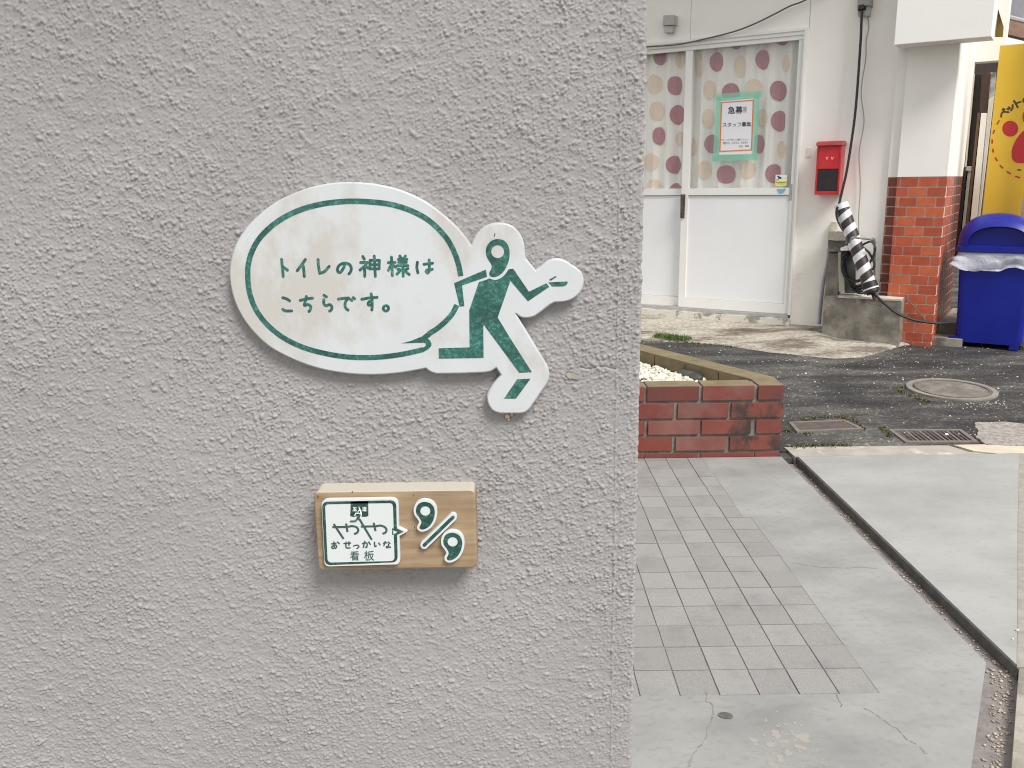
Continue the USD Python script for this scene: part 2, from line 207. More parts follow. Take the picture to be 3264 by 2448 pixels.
ys = np.concatenate([[-60, 3.33, 3.335], np.linspace(3.34, 8, 60), [12, 20, 40, 90]]); xs = np.concatenate([[-90, -40, -15], np.linspace(-6, 10, 60), [16, 40, 90]])
G = np.zeros((len(ys), len(xs), 3)); G[..., 0] = xs[None]; G[..., 1] = ys[:, None]; G[..., 2] = gz(G[..., 0], G[..., 1]); G[:2, :, 2] = -.2
struct('ground', grid_mesh(G), ASPH, True)

# pavement: cast slab with a field of small square pavers, gutter, second slab
DIAG = np.array([.219, .358]) / math.hypot(.219, .358)
gl = np.array([1.055, 1.756]); lo_l = gl - DIAG * 6.6
left_slab = Polygon([(-5, lo_l[1]), tuple(lo_l), tuple(gl), (1.055, 3.262), (-5, 3.262)])
TX, TY = .0842, .09965; TX1, TY0 = .768, 1.641; NC, NR = 13, 16
hole = []
for c_ in range(NC):
    pass
tile_field = sbox(TX1 - NC * TX, TY0, TX1, 3.2635)
rag = Polygon([(TX1 + .0012 * math.sin(9 * y) - (.026 if y > 2.6375 else 0), y) for y in sorted([*np.linspace(TY0, 3.2635, 40), 2.6374, 2.6376])] + [(TX1 - NC * TX, 3.2635), (TX1 - NC * TX, TY0)])
struct('concrete_pavement', slab(left_slab.difference(rag.buffer(0)), np.array([0, 0, 0.]), X3, Y3, -.12, 0), CONC)
tf = struct('paver_field', slab(rag.buffer(-.0005), np.zeros(3), X3, Y3, -.11, -.0032), mat('paver_joint', (.125, .12, .105), .9, (.205, .198, .18), 25, 4, c3=(.25, .245, .23), s3=3, lo3=.45, hi3=.6))
PAV = [mat(f'granite_paver_{i}', c, .7, tuple(v * 1.22 for v in c), 260, 2, lo=.4, hi=.6, bump=.3, bscale=300, bdist=.001, c3=tuple(v * .9 for v in c), s3=9, lo3=.5, hi3=.7) for i, c in enumerate([(.207, .201, .196), (.218, .212, .207), (.195, .189, .184)])]
for r_ in range(NR + 1):
    for c_ in range(NC):
        y0 = TY0 + r_ * TY; y1 = min(y0 + TY, 3.2635)
        if y1 - y0 < .02: continue
        x1 = TX1 - c_ * TX; x0 = x1 - TX
        if y0 > 2.6 and c_ == 0: x1 -= .026
        gp = .0011 + .0010 * rng.random(); sx, sy = rng.uniform(-.0006, .0006, 2)
        q = Polygon([(x0 + gp, y0 + gp * .8), (x1 - (gp if c_ else -.01), y0 + gp * .8 + sy), (x1 - (gp if c_ else -.01) + sx, y1 - gp * .8), (x0 + gp + sx, y1 - gp * .8 + sy)]).intersection(rag.buffer(-.0001))
        if q.is_empty: continue
        obj('paver', slab(q, np.zeros(3), X3, Y3, -.02, -.0012 + .0012 * rng.random()), PAV[rng.integers(3)], tf)
right_slab = Polygon([(1.116, 3.247), (1.113, 1.738), (1.584, 2.561), (1.98, 3.247)])
struct('concrete_slab', slab(right_slab, np.zeros(3), X3, Y3, -.09, .004), CONC2)
struct('slab_edge', cat_([slab(Polygon([(1.1085, 3.25), (1.1085, 1.724), (1.1125, 1.7375), (1.1155, 3.25)]), np.zeros(3), X3, Y3, -.09, .0015)]), DARKCONC)
o2 = np.array([1.113, 1.728]); far = o2 - DIAG * 6.6
dg = DIAG
outer = Polygon([tuple(far), (far[0] + 14, far[1]), (14, 3.247), (1.99, 3.247), (1.593, 2.56), (1.121, 1.736), tuple(o2)])
struct('outer_pavement', slab(outer, np.zeros(3), X3, Y3, -.09, -.004), DIRTY)
struct('outer_pavement_edge', slab(Polygon([(1.5845, 2.560), (1.1135, 1.737), (1.130, 1.734), (1.606, 2.556), (2.01, 3.247), (1.9805, 3.247)]), np.zeros(3), X3, Y3, -.02, -.0005), mat('white_edge_mortar', (.29, .275, .25), .8, (.22, .205, .18), 30))
struct('gutter_floor', slab(Polygon([tuple(lo_l), tuple(gl), (1.05, 3.25), (1.12, 3.25), (1.115, 1.72), tuple(far)]).buffer(.002), np.zeros(3), X3, Y3, -.1, -.028), GUT)
# kerb
k1 = Polygon([(1.06, 3.255), (1.93, 3.255), (1.905, 3.29), (1.855, 3.368), (1.10, 3.375), (1.085, 3.33)])
kz = struct('kerb', slab(sbox(1.06, 3.262, 7, 3.36), np.zeros(3), X3, Y3, -.15, -.008), DARKCONC)
obj('kerb_stone', slab(fuzz2(Polygon([(1.105, 3.252), (1.86, 3.252), (1.80, 3.285), (1.765, 3.372), (1.10, 3.377)]), 1, .0015, .02), np.zeros(3), X3, Y3, -.1, .003), KERB, kz)
obj('kerb_stone', slab(fuzz2(Polygon([(1.895, 3.252), (4.2, 3.252), (4.2, 3.372), (1.785, 3.372), (1.825, 3.29)]), 2, .0015, .02), np.zeros(3), X3, Y3, -.1, .005), mat('cream_kerb', (.52, .47, .375), .8, (.44, .39, .31), 12, 5, bump=.4, bscale=200, bdist=.002, c3=(.42, .38, .33), s3=14, lo3=.6, hi3=.7), kz)

# cracks, hole cover and stain marks on the left slab
def px2(q, s=850 / 1346, ox=1950, oy=1400): return at_z(ox + q[0] * s, oy + q[1] * s)[:2]
def crack(name, pts, w, seed, par=None):
    p = cr(pts, n=6); rg = np.random.default_rng(seed); p = np.array([px2(q) for q in p]); p += gaussian_filter(rg.normal(0, .0035, p.shape), (1, 0))
    ww = np.abs(gaussian_filter(rg.normal(0, 1, len(p)), 1.2)) * w * 1.6 + w * .15
    return unary_union([LineString([p[i], p[i + 1]]).buffer(ww[i] / 2, 3) for i in range(len(p) - 1) if rg.random() > .2])
CRK = mat('crack_dark', (.15, .14, .12), .9, (.25, .24, .22), 60, 3)
struct('pavement_cracks', cat_([slab(crack('c', a, w, i), np.zeros(3), X3, Y3, -.001, .0009) for i, (a, w) in enumerate([
    ([(475, 1275), (485, 1320), (510, 1345), (515, 1400), (490, 1440), (478, 1490), (445, 1540), (428, 1580), (400, 1620), (388, 1659)], .0022),
    ([(1130, 1290), (1150, 1320), (1165, 1345)], .002),
    ([(1270, 1355), (1345, 1400), (1400, 1440), (1450, 1470), (1500, 1520), (1560, 1560), (1590, 1590)], .0024),
    ([(905, 622), (960, 632), (1060, 648), (1150, 650), (1250, 648), (1346, 650)], .0022)])]), CRK)
P = at_z(1950 + 574 * .6315, 1400 + 1397 * .6315)
solo('cover_plug', slab(affinity.rotate(affinity.scale(Point(0, 0).buffer(1, 12), .0145, .0105), -15), P, X3, Y3, -.006, .0022), mat('dark_iron', (.07, .07, .065), .6, (.12, .115, .1), 60, bump=.4, bscale=300), 'small dark oval plug set in the pale concrete near the crack', 'plug')
# paint/mortar splashes
sp = []
for i in range(70):
    a = rng.normal(0, 1, 2); q = px2((900 + a[0] * 85, 1545 + a[1] * 75)); sp.append(fuzz2(Point(q).buffer(.002 + .007 * rng.random() ** 2.5, 4), i, .0015, .003))
for i in range(40):
    q = px2((700 + rng.random() * 420, 1420 + rng.random() * 235)); sp.append(fuzz2(Point(q).buffer(.0012 + .003 * rng.random() ** 3, 4), 100 + i, .001, .002))
tag(obj('mortar_spots', slab(unary_union(sp), np.zeros(3), X3, Y3, -.001, .0005), mat('mortar_spot', (.275, .258, .22), .85, (.25, .245, .232), 40)), 'pale cream mortar spots splashed on the grey concrete', 'splashes', kind='stuff')
ICO0, ICO1 = trimesh.creation.icosphere(0, 1.), trimesh.creation.icosphere(1, 1.)
def pebbles(pts, sizes, ico, rg, flat=.65):
    vs, fs, k = [], [], 0
    for p, s in zip(pts, sizes):
        a = rg.uniform(0, 2 * np.pi); sc = s * np.array([1, rg.uniform(.6, .95), flat * rg.uniform(.7, 1.1)])
        v = ico.vertices * (1 + rg.normal(0, .08, (len(ico.vertices), 1))) * sc; c, q = math.cos(a), math.sin(a)
        t = rg.normal(0, .3); v = v @ np.array([[1, 0, 0], [0, math.cos(t), -math.sin(t)], [0, math.sin(t), math.cos(t)]]).T
        v = v @ np.array([[c, -q, 0], [q, c, 0], [0, 0, 1]]).T + p; vs.append(v); fs.append(ico.faces + k); k += len(v)
    return trimesh.Trimesh(np.vstack(vs), np.vstack(fs), process=False)
# gravel in the gutter
pts = []
while len(pts) < 1500:
    t = rng.random()
    if t < .55: p = (1.056 + .055 * rng.random() ** 1.5, rng.uniform(1.74, 3.24))
    else:
        s_ = rng.uniform(0, 1.1); w_ = .062 * min(1, .18 + .9 * rng.beta(2.5, 2.2)); q = gl - DIAG * s_; p = (q[0] + w_ * .86 + .002, q[1] - w_ * .3)
    pts.append((*p, -.026))
tag(obj('gutter_gravel', pebbles(pts, .0012 + .004 * rng.random(len(pts)) ** 3, ICO0, rng), mat('mixed_grit', (.2, .17, .14), .85, (.5, .44, .36), 90, 3, lo=.3, hi=.7), smooth=True), 'brown and cream grit lying in the gutter', 'gravel', kind='stuff')

# ------------------------------------------------------------------ brick planter
PY = 3.262
BRK = [mat(f'red_brick_{i}', c, .62, tuple(v * k for v, k in zip(c, (1.15, 1.25, 1.25))), 14, 4, bump=.25, bscale=240, bdist=.0012, bevel=.003, c3=c3, s3=s3, lo3=l3, hi3=l3 + .14, f3=.75) for i, (c, c3, s3, l3) in enumerate([
    ((.165, .034, .024), (.07, .035, .028), 7, .60), ((.15, .032, .024), (.17, .08, .068), 6, .5), ((.175, .04, .028), (.04, .028, .024), 9, .55), ((.125, .029, .023), (.08, .035, .03), 8, .5)])]
BRK_S = mat('stained_brick', (.17, .04, .028), .65, (.19, .05, .036), 14, 4, bump=.25, bscale=240, bdist=.0012, bevel=.003, c3=(.028, .022, .019), s3=9, lo3=.47, hi3=.60, f3=.9, stretch=(1, 1, .6))
BRK_P = mat('chalky_brick', (.165, .052, .04), .7, (.20, .085, .07), 9, 5, bump=.25, bscale=240, bdist=.0012, bevel=.003)
COP = mat('mossy_brick', (.135, .105, .055), .75, (.185, .15, .085), 12, 5, bump=.3, bscale=200, bdist=.0015, bevel=.003, c3=(.24, .10, .07), s3=8, lo3=.62, hi3=.74, f3=.7)
MORT = mat('brick_mortar', (.12, .11, .10), .9, (.225, .21, .195), 18, 4, bump=.5, bscale=200, bdist=.002)
pl = thing('brick_planter', 'low triangular red brick planter with mossy coping holding white pebbles', 'planter', (.6, 3.4, 0))
def cz(y, x=1200): return at_y(2000 + x * .2712, 1050 + y * .2712, PY)[2]
def cx(x, y): return at_y(2000 + x * .2712, 1050 + y * .2712, PY)[0]
rows = [(cz(665), cz(832)), (cz(868), cz(1038)), (cz(1068), cz(1228)), (cz(1262), cz(1420)), (cz(1452), cz(1500) - .03)]
TOP = rows[0][0]
jn = [[(1838, 1538), (1490, 885), (842, 232), (202, None)], [(1825, 1222), (1187, 592), (548, None)], [(1812, 1512), (1450, 873), (840, 243), (203, None)], [(1795, 1203), (1162, 567), (525, None)], [(1785, 1500), (1480, 860), (830, 200), (180, None)]]
yc = [750, 950, 1150, 1340, 1480]
jit = lambda s: rng.uniform(-s, s)
OUT0, OUT1 = np.array([1.052, 3.405]), np.array([.628, 4.176]); bd = (OUT1 - OUT0) / np.linalg.norm(OUT1 - OUT0); bn_ = np.array([-bd[1], bd[0]])   # rear wall, its inner side along bn_
if bn_[0] > 0: bn_ = -bn_
BD = .098
for k, (row, (zt, zb)) in enumerate(zip(jn, rows)):
    px = None
    for bi, (a, b) in enumerate(row):
        x1 = cx(a, yc[k]); x0 = cx(b, yc[k]) if b is not None else x1 - .207
        obj('brick', bx(x0, x1, PY + jit(.001) + (.004 if k == 4 else 0), PY + BD, zb, zt + (jit(.0008) if k else 0)), BRK_S if (k, bi) in ((1, 0), (2, 1), (3, 0)) else BRK_P if (k, bi) in ((2, 2), (3, 1)) else BRK[rng.integers(4)], pl)
        px = x0
    while px > .17:
        obj('brick', bx(max(px - .219, .115), px - .012, PY + jit(.001), PY + BD, zb, zt), BRK[rng.integers(4)], pl); px -= .219
obj('mortar', cat_([bx(.12, rows and cx(1838, 750) - .006, PY + .008, PY + BD - .004, -.05, TOP - .004)]), MORT, pl)
# greenish weathered tops of the front coping bricks
px = None
for (a, b) in jn[0]:
    x1 = cx(a, 750); x0 = cx(b, 750) if b is not None else .36
    obj('coping_top', slab(fuzz2(sbox(x0 + .001, PY + .0015, x1 - .001, PY + BD - .001), 5, .0012, .01), np.zeros(3), X3, Y3, TOP - .001, TOP + .0012), COP, pl, label='brick top weathered olive brown')
# rear wall, course by course
for k, (zt, zb) in enumerate(rows):
    s0 = -.105 * (k % 2)
    while s0 < 1.40:
        a, b = max(s0, 0.0), s0 + .207
        q0, q1 = OUT0 + bd * a, OUT0 + bd * b
        w = BD if k else .102
        q = Polygon([q0, q1, q1 + bn_ * w, q0 + bn_ * w])
        obj('brick', slab(q, np.zeros(3), X3, Y3, zb, zt + (.001 if k == 0 else 0)), COP if k == 0 else BRK[rng.integers(4)], pl); s0 += .213 if k == 0 else .219
obj('mortar', slab(Polygon([OUT0 + bd * .01 + bn_ * .006, OUT0 + bd * 1.45 + bn_ * .006, OUT0 + bd * 1.45 + bn_ * (BD - .006), OUT0 + bd * .01 + bn_ * (BD - .006)]), np.zeros(3), X3, Y3, -.05, TOP - .006), MORT, pl)
obj('brick', slab(Polygon([(1.052, PY + BD + .004), OUT0, OUT0 + bn_ * .1, (.945, PY + BD + .004)]).convex_hull, np.zeros(3), X3, Y3, 0, TOP), COP, pl)
# left side of the planter
LF0, LF1 = np.array([.115, PY + BD + .008]), OUT0 + bd * 1.40
ld = (LF1 - LF0) / np.linalg.norm(LF1 - LF0); ln = np.array([ld[1], -ld[0]]); LL = np.linalg.norm(LF1 - LF0) - .06
for k, (zt, zb) in enumerate(rows):
    s0 = -.105 * (k % 2)
    while s0 < LL - .05:
        a, b = max(s0, 0.0), min(s0 + .207, LL)
        obj('brick', slab(Polygon([LF0 + ld * a, LF0 + ld * b, LF0 + ld * b + ln * BD, LF0 + ld * a + ln * BD]), np.zeros(3), X3, Y3, zb, zt), COP if k == 0 else BRK[rng.integers(4)], pl); s0 += .219
obj('mortar', slab(Polygon([LF0 + ln * .006, LF0 + ld * LL + ln * .006, LF0 + ld * LL + ln * (BD - .006), LF0 + ln * (BD - .006)]), np.zeros(3), X3, Y3, -.05, TOP - .006), MORT, pl)
inner = Polygon([(.17, PY + BD), (.95, PY + BD), tuple(OUT0 + bn_ * BD), tuple(OUT0 + bd * 1.36 + bn_ * BD)]).buffer(0)
SOILZ = TOP - .062
obj('soil', slab(inner.buffer(-.001), np.zeros(3), X3, Y3, -.05, SOILZ - .008), mat('soil', (.07, .05, .035), .95, (.14, .11, .08), 40, bump=.8, bscale=100, bdist=.006), pl)
def in_poly(P, n, rg):
    x0, y0, x1, y1 = P.bounds; out = []
    while len(out) < n:
        q = rg.uniform((x0, y0), (x1, y1))
        if P.contains(Point(q)): out.append(q)
    return np.array(out)
vis = inner.difference(Polygon([LF0 - ld, LF0 + ld * 3, LF0 + ld * 3 + ln * BD, LF0 - ld + ln * BD])).buffer(-.012)
q = in_poly(vis, 1500, rng); lift = rng.uniform(-.004, .010, len(q))
tag(obj('white_pebbles', pebbles(np.c_[q, SOILZ + lift], .008 + .009 * rng.random(len(q)), ICO1, rng, .7), mat('white_pebble', (.60, .57, .49), .55, (.40, .35, .26), 30, 3, lo=.45, hi=.75, bump=.2, bscale=200), smooth=True), 'smooth white and cream pebbles filling the brick planter', 'pebbles', kind='stuff')
a_, b_ = at_z(2000 + 600 * .2712, 1050 + 490 * .2712, SOILZ + .015), at_z(2000 + 860 * .2712, 1050 + 590 * .2712, SOILZ + .015)
solo('garden_light', tube(np.array([a_ + (b_ - a_) * t for t in (0, .06, .3, .6, .85, .95, 1)]), [.008, .014, .018, .022, .022, .018, .008], 12), mat('black_plastic_dull', (.035, .042, .038), .5, (.08, .09, .08), 30), 'dark fallen stake light lying on the white pebbles', 'stake light', smooth=40)

# ------------------------------------------------------------------ the grey stucco wall with the two signs
WY, EDGE1, EDGE2 = 1.2, .150, .1815
STUC = mat('grey_stucco', (.277, .267, .266), .75, (.302, .292, .290), 3, 4, bump=.12, bscale=700, bdist=.0006, spec=.35, c3=(.258, .249, .25), s3=2, lo3=.55, hi3=.75, f3=.5)
STUC2 = mat('grey_stucco_rough', (.277, .267, .266), .75, (.302, .292, .290), 3, 4, bump=.9, bscale=130, bdist=.004, spec=.35)
RES = .0012
wx0, wx1, wz0, wz1 = -.88, EDGE2, .11, 1.35
nx, nz = int((wx1 - wx0) / RES) + 1, int((wz1 - wz0) / RES) + 1
gx, gzz = np.linspace(wx0, wx1, nx), np.linspace(wz0, wz1, nz)
rs = np.random.default_rng(11)
H = np.zeros((nz, nx))
def splat(count, r0, r1, h0, h1, mode):
    for _ in range(count):
        cx_, cz_ = rs.uniform(0, nx), rs.uniform(0, nz); r = (r0 + (r1 - r0) * rs.random() ** 2.2) / RES; asp = 1 + rs.random() ** 2 * .9
        a = rs.normal(-.75 if cx_ < .5 * nx and cz_ > .4 * nz else 2.9, .7); k = int(r * asp) + 2
        i0, j0 = int(cz_), int(cx_); i1, i2, j1, j2 = max(i0 - k, 0), min(i0 + k + 1, nz), max(j0 - k, 0), min(j0 + k + 1, nx)
        if i1 >= i2 or j1 >= j2: continue
        yy, xx = np.mgrid[i1:i2, j1:j2]; dx, dy = xx - cx_, yy - cz_; u = (dx * math.cos(a) + dy * math.sin(a)) / (r * asp); v = (-dx * math.sin(a) + dy * math.cos(a)) / r
        b = np.clip(1 - u * u - v * v, 0, 1); b = b ** .8 * (h0 + (h1 - h0) * rs.random())
        if mode == 'max': H[i1:i2, j1:j2] = np.maximum(H[i1:i2, j1:j2], b)
        else: H[i1:i2, j1:j2] += b
splat(50000, .0008, .0015, .0004, .0010, 'max')
splat(62000, .0010, .0022, .0007, .0016, 'max')
splat(4200, .0019, .0036, .0013, .0024, 'max')
n1 = gaussian_filter(rs.normal(0, 1, H.shape), (1.2, 1.6)); n1 /= n1.std()
n2 = gaussian_filter(rs.normal(0, 1, H.shape), (4.0, 5.0)); n2 /= n2.std()
n3 = gaussian_filter(rs.normal(0, 1, H.shape), 50); n3 /= n3.std()
dens = np.clip(.95 + .14 * n3, .6, 1.3)
H = 1.36 * H * dens * np.clip(.95 + .12 * n2, .5, 1.3) + .00007 * n1 + .00022 * n2 + .0006 * n3
H = gaussian_filter(H, .45)
ZZ, XX = np.meshgrid(gzz, gx, indexing='ij')
H -= .0018 * np.exp(-((ZZ - (.8045 + .02 * (EDGE1 - XX) + .002 * np.sin(XX * 160))) / .0011) ** 2) * ((XX > .095) & (XX < EDGE1))       # hairline crack
H -= .0005 * np.exp(-((XX - (-.402 + .004 * np.sin(ZZ * 37))) / .001) ** 2) * ((ZZ < .72) & (ZZ > .60))
fade = np.clip((XX - wx0) / .06, 0, 1) * np.clip((wz1 - ZZ) / .06, 0, 1) * np.clip((ZZ - wz0) / .06, 0, 1)
edge_wob = gaussian_filter(rs.normal(0, 1, nz), 2.2); edge_wob /= edge_wob.std(); edge_wob2 = gaussian_filter(rs.normal(0, 1, nz), 2.2); edge_wob2 /= edge_wob2.std()
e1 = EDGE1 + .0006 * edge_wob[:, None]
step = np.clip((e1 - XX) / .0016, 0, 1); step = step * step * (3 - 2 * step)            # main face 5 mm proud of the edge strip
lip = .0014 * np.exp(-((XX - (e1 - .0016)) / .0013) ** 2)
Yw = WY - (H * fade) + .005 * (1 - step) - lip
P = np.stack([XX, Yw, ZZ], -1)
j_ = int(np.searchsorted(gx, EDGE1 + .004))
# round the outer corner: last columns bend back, with a wobbling edge
t_ = np.clip((XX - (EDGE2 - .004)) / .004, 0, 1)
P[..., 1] += .003 * t_ ** 2
P[..., 0] += (.0006 * edge_wob2)[:, None] * np.clip((XX - (EDGE2 - .012)) / .012, 0, 1)
last = P[:, -1:, :]
dyr = np.concatenate([[.0012, .0026, .0045], np.arange(.007, .252, .003)])
hr = gaussian_filter(rs.normal(0, 1, (nz, len(dyr))), (2.2, 1.0)); hr /= hr.std(); hr = np.clip(hr, -.8, 2.2) * .0006 * np.clip((dyr - .001) / .006, 0, 1)[None]
kp = np.exp(-dyr / .006)[None]
ret = np.stack([EDGE2 + .0002 + (last[:, :, 0] - EDGE2) * kp + hr, WY + .004 + (last[:, :, 1] - WY - .004) * kp + dyr[None], np.broadcast_to(ZZ[:, :1], (nz, len(dyr)))], -1)
Pm, Ps = P[:, :j_ + 1], np.concatenate([P[:, j_:], ret], 1)
gw = thing('stucco_wall', 'grey rough stucco wall carrying the speech bubble sign, with a narrow set-back edge strip', 'wall', (-1.0, WY, 0))
obj('wall_face', grid_mesh(Pm), STUC, gw, True)
obj('edge_strip', grid_mesh(Ps), STUC, gw, True)
obj('wall_body', cat_([bx(-3.2, EDGE2 - .004, WY + .012, WY + .25, -.05, 2.7), bx(-3.2, wx0 + .001, WY, WY + .012, -.05, 2.7), bx(wx0, EDGE2, WY + .0003, WY + .013, wz1 - .001, 2.7), bx(-3.25, EDGE2 + .05, WY - .42, WY + .3, 2.3, 2.38), bx(wx0, EDGE2, WY + .0003, WY + .013, -.05, wz0 + .001), bx(EDGE2 - .0045, EDGE2, WY + .0135, WY + .249, wz1, 2.7), bx(EDGE2 - .0045, EDGE2, WY + .0135, WY + .249, -.05, wz0)]), STUC2, gw)  # includes an unseen overhang near the top, added to shade the upper wall

# ------------------------------------------------------------------ materials of the signs
def print_mat(name, a, b, c, sc=210):
    N = {'g': ('geometry', {}), 'n': ('noise_texture', {'scale': sc, 'detail': 5, 'roughness': .75}), 'r': ('rgb_ramp', {'ramp': [(.34, a), (.52, b), (.62, c)]}), 'n2': ('noise_texture', {'scale': 22, 'detail': 3}), 'r2': ('rgb_ramp', {'ramp': [(.35, (.7, .7, .7)), (.65, (1.25, 1.25, 1.25))]}),
         'm': ('mix_color', {'blend_type': 'multiply', 'fac': 1., 'use_clamp': False}), 'p': ('principled_bsdf', {'roughness': .5})}
    return usdkit.material(stage, '/World/Looks/' + name, N, [('g.position', 'n.vector'), ('n.fac', 'r.fac'), ('g.position', 'n2.vector'), ('n2.fac', 'r2.fac'), ('r.color', 'm.a'), ('r2.color', 'm.b'), ('m.result', 'p.base_color')], surface='p.BSDF')
GRN = print_mat('teal_print', (.011, .068, .056), (.020, .105, .087), (.072, .20, .175))
GRN2 = print_mat('dark_teal_print', (.008, .048, .04), (.013, .066, .053), (.05, .14, .115))
WHT = mat('aged_white_board', (.525, .55, .57), .45, (.505, .53, .55), 9, 3, bevel=.0012, stretch=(1.25, 1, .8), c3=(.43, .41, .372), s3=6, lo3=.49, hi3=.60, f3=.75)
WHT2 = mat('clean_white_board', (.575, .60, .61), .4, bevel=.0008)

# ------------------------------------------------------------------ the big sign
S1 = 1200 / 2212; T1 = .016
def sg(q, t=T1, s=S1, ox=700, oy=550):
    p = at_y(ox + q[0] * s, oy + q[1] * s, WY - t); return (p[0], p[2])
def sg3(q, t=T1): return sg(q, t, 650 / 1540, 1250, 650)
def sg5(q, t=T1): return sg(q, t, 600 / 2212, 850, 800)
def mp(pts, fn, t): return [fn(q, t) for q in pts]
SO = np.array([0, 0, 0.])
def wall_slab(shape, t0, t1): return slab(shape, np.array([0, WY, 0]), X3, Z3, t0, t1)
outline = [  # smooth runs between the corners of the cut-out
    [(1477, 425), (1430, 362), (1370, 297), (1290, 228), (1200, 165), (1100, 117), (1000, 84), (880, 62), (760, 55), (660, 61), (560, 79), (470, 107), (360, 156), (270, 215), (190, 286), (130, 360), (87, 440), (63, 525), (56, 605), (70, 700), (100, 790), (150, 878), (220, 962), (300, 1030), (400, 1085), (500, 1127), (600, 1157), (700, 1176), (800, 1187), (900, 1190), (1000, 1185), (1100, 1173), (1212, 1152)],
    [(1212, 1152), (1238, 1172), (1275, 1184)], [(1275, 1184), (1420, 1182), (1555, 1177)], [(1555, 1177), (1592, 1170), (1625, 1150)], [(1625, 1150), (1652, 1190)], [(1652, 1190), (1602, 1250)],
    [(1602, 1250), (1576, 1295), (1570, 1330), (1582, 1370), (1608, 1402), (1650, 1417)], [(1650, 1417), (1762, 1417)], [(1762, 1417), (1795, 1410), (1825, 1385)], [(1825, 1385), (1918, 1250)], [(1918, 1250), (1935, 1215), (1938, 1175), (1925, 1135)], [(1925, 1135), (1742, 832)],
    [(1742, 832), (1768, 850), (1800, 856), (1845, 848), (1880, 826)], [(1880, 826), (1940, 780), (1970, 764)], [(1970, 764), (2030, 760), (2085, 738), (2125, 695), (2140, 640), (2128, 590), (2098, 560), (2072, 545), (2045, 525), (2005, 509), (1965, 508), (1925, 522), (1890, 550), (1858, 575)], [(1858, 575), (1800, 505)],
    [(1800, 505), (1793, 455), (1788, 412), (1765, 360), (1722, 316), (1670, 298), (1615, 297), (1558, 316), (1512, 356), (1487, 400), (1477, 425)]]
op = np.vstack([cr(r, n=6)[:-1] for r in outline])
board = Polygon(mp(op, sg, T1)).buffer(0)
c0 = at_y(1300, 880, WY)
s1 = thing('speech_bubble_sign', 'white cut-out sign of a running green figure and speech bubble on the stucco wall', 'sign', c0)
obj('sign_board', pillow(board, np.array([0, WY, 0]), X3, Z3, .002, T1, .0016), WHT, s1)
def stroke(pts, w, fn, t, smooth=True, capflat=False):
    p = np.array(mp(cr(pts) if smooth and len(pts) > 2 else pts, fn, t)); sc = np.linalg.norm(np.subtract(fn((pts[0][0] + 100, pts[0][1]), t), fn(pts[0], t))) / 100
    return LineString(p).buffer(w * sc / 2, 6, cap_style=2 if capflat else 1)
def prt(name, shape, par, m, t, lab=None, wall=wall_slab): return obj(name, wall(shape, t - .0004, t + .00035), m, par, label=lab)
ring = stroke([(1417, 608), (1405, 545), (1380, 470), (1340, 395), (1280, 325), (1210, 268), (1120, 222), (1020, 190), (920, 175), (800, 168), (700, 172), (600, 185), (500, 210), (400, 252), (310, 311), (235, 386), (190, 465), (168, 545), (166, 620), (175, 700), (205, 788), (255, 865), (320, 930), (400, 985), (500, 1030), (600, 1058), (700, 1077), (800, 1086), (900, 1086), (1000, 1078), (1100, 1062), (1195, 1040)], 31, sg, T1, capflat=True)
tail = stroke([(1394, 778), (1370, 825), (1330, 872), (1280, 915), (1230, 947)], 31, sg, T1, capflat=True)
tip = Polygon(mp([(1070, 1003), (1130, 987), (1190, 962), (1222, 936), (1240, 962), (1222, 974), (1236, 985), (1245, 1003), (1244, 1018), (1228, 1036), (1196, 1055), (1186, 1030), (1204, 1024), (1213, 1014), (1211, 1003), (1198, 999), (1130, 1001)], sg, T1)).buffer(0)
prt('bubble_outline', unary_union([ring, tail, tip]), s1, GRN, T1)
head = Polygon(mp(cr([(797, 265), (845, 277), (875, 312), (887, 360), (884, 412), (870, 460), (845, 505), (812, 537), (775, 551), (748, 549), (735, 537), (734, 518), (745, 497), (752, 472), (745, 450), (728, 424), (712, 390), (708, 350), (720, 310), (752, 277)], True), sg3, T1)).buffer(0)
prt('figure_head', head.difference(stroke([(797, 360), (797.5, 360)], 97, sg3, T1, False)), s1, GRN, T1)
prt('figure_arm', Polygon(mp([(468, 598), (708, 495), (712, 515), (716, 550), (528, 615), (545, 770), (510, 776)], sg3, T1)), s1, GRN, T1)
neck = cr([(735, 562), (775, 574), (815, 562), (850, 535), (880, 493)])
prt('figure_body', Polygon(mp([(655, 590), (712, 572)] + list(neck) + [(915, 489), (1033, 663), (1165, 598), (1186, 626), (1026, 735), (893, 580), (797, 858), (905, 1035), (1055, 1270), (960, 1275), (705, 930), (695, 915), (688, 922), (691, 1163), (352, 1168), (352, 1090), (585, 1083), (582, 805)], sg3, T1)).buffer(0), s1, GRN, T1)
prt('figure_hand', Polygon(mp([(1180, 592), (1325, 585), (1324, 600), (1312, 615), (1290, 623), (1208, 623)], sg3, T1)), s1, GRN, T1)
prt('figure_thumb', Polygon(mp([(1184, 573), (1232, 544), (1241, 552), (1200, 578)], sg3, T1)), s1, GRN, T1)
prt('figure_foot', Polygon(mp([(945, 1323), (1045, 1320), (935, 1470), (845, 1470)], sg3, T1)), s1, GRN, T1)
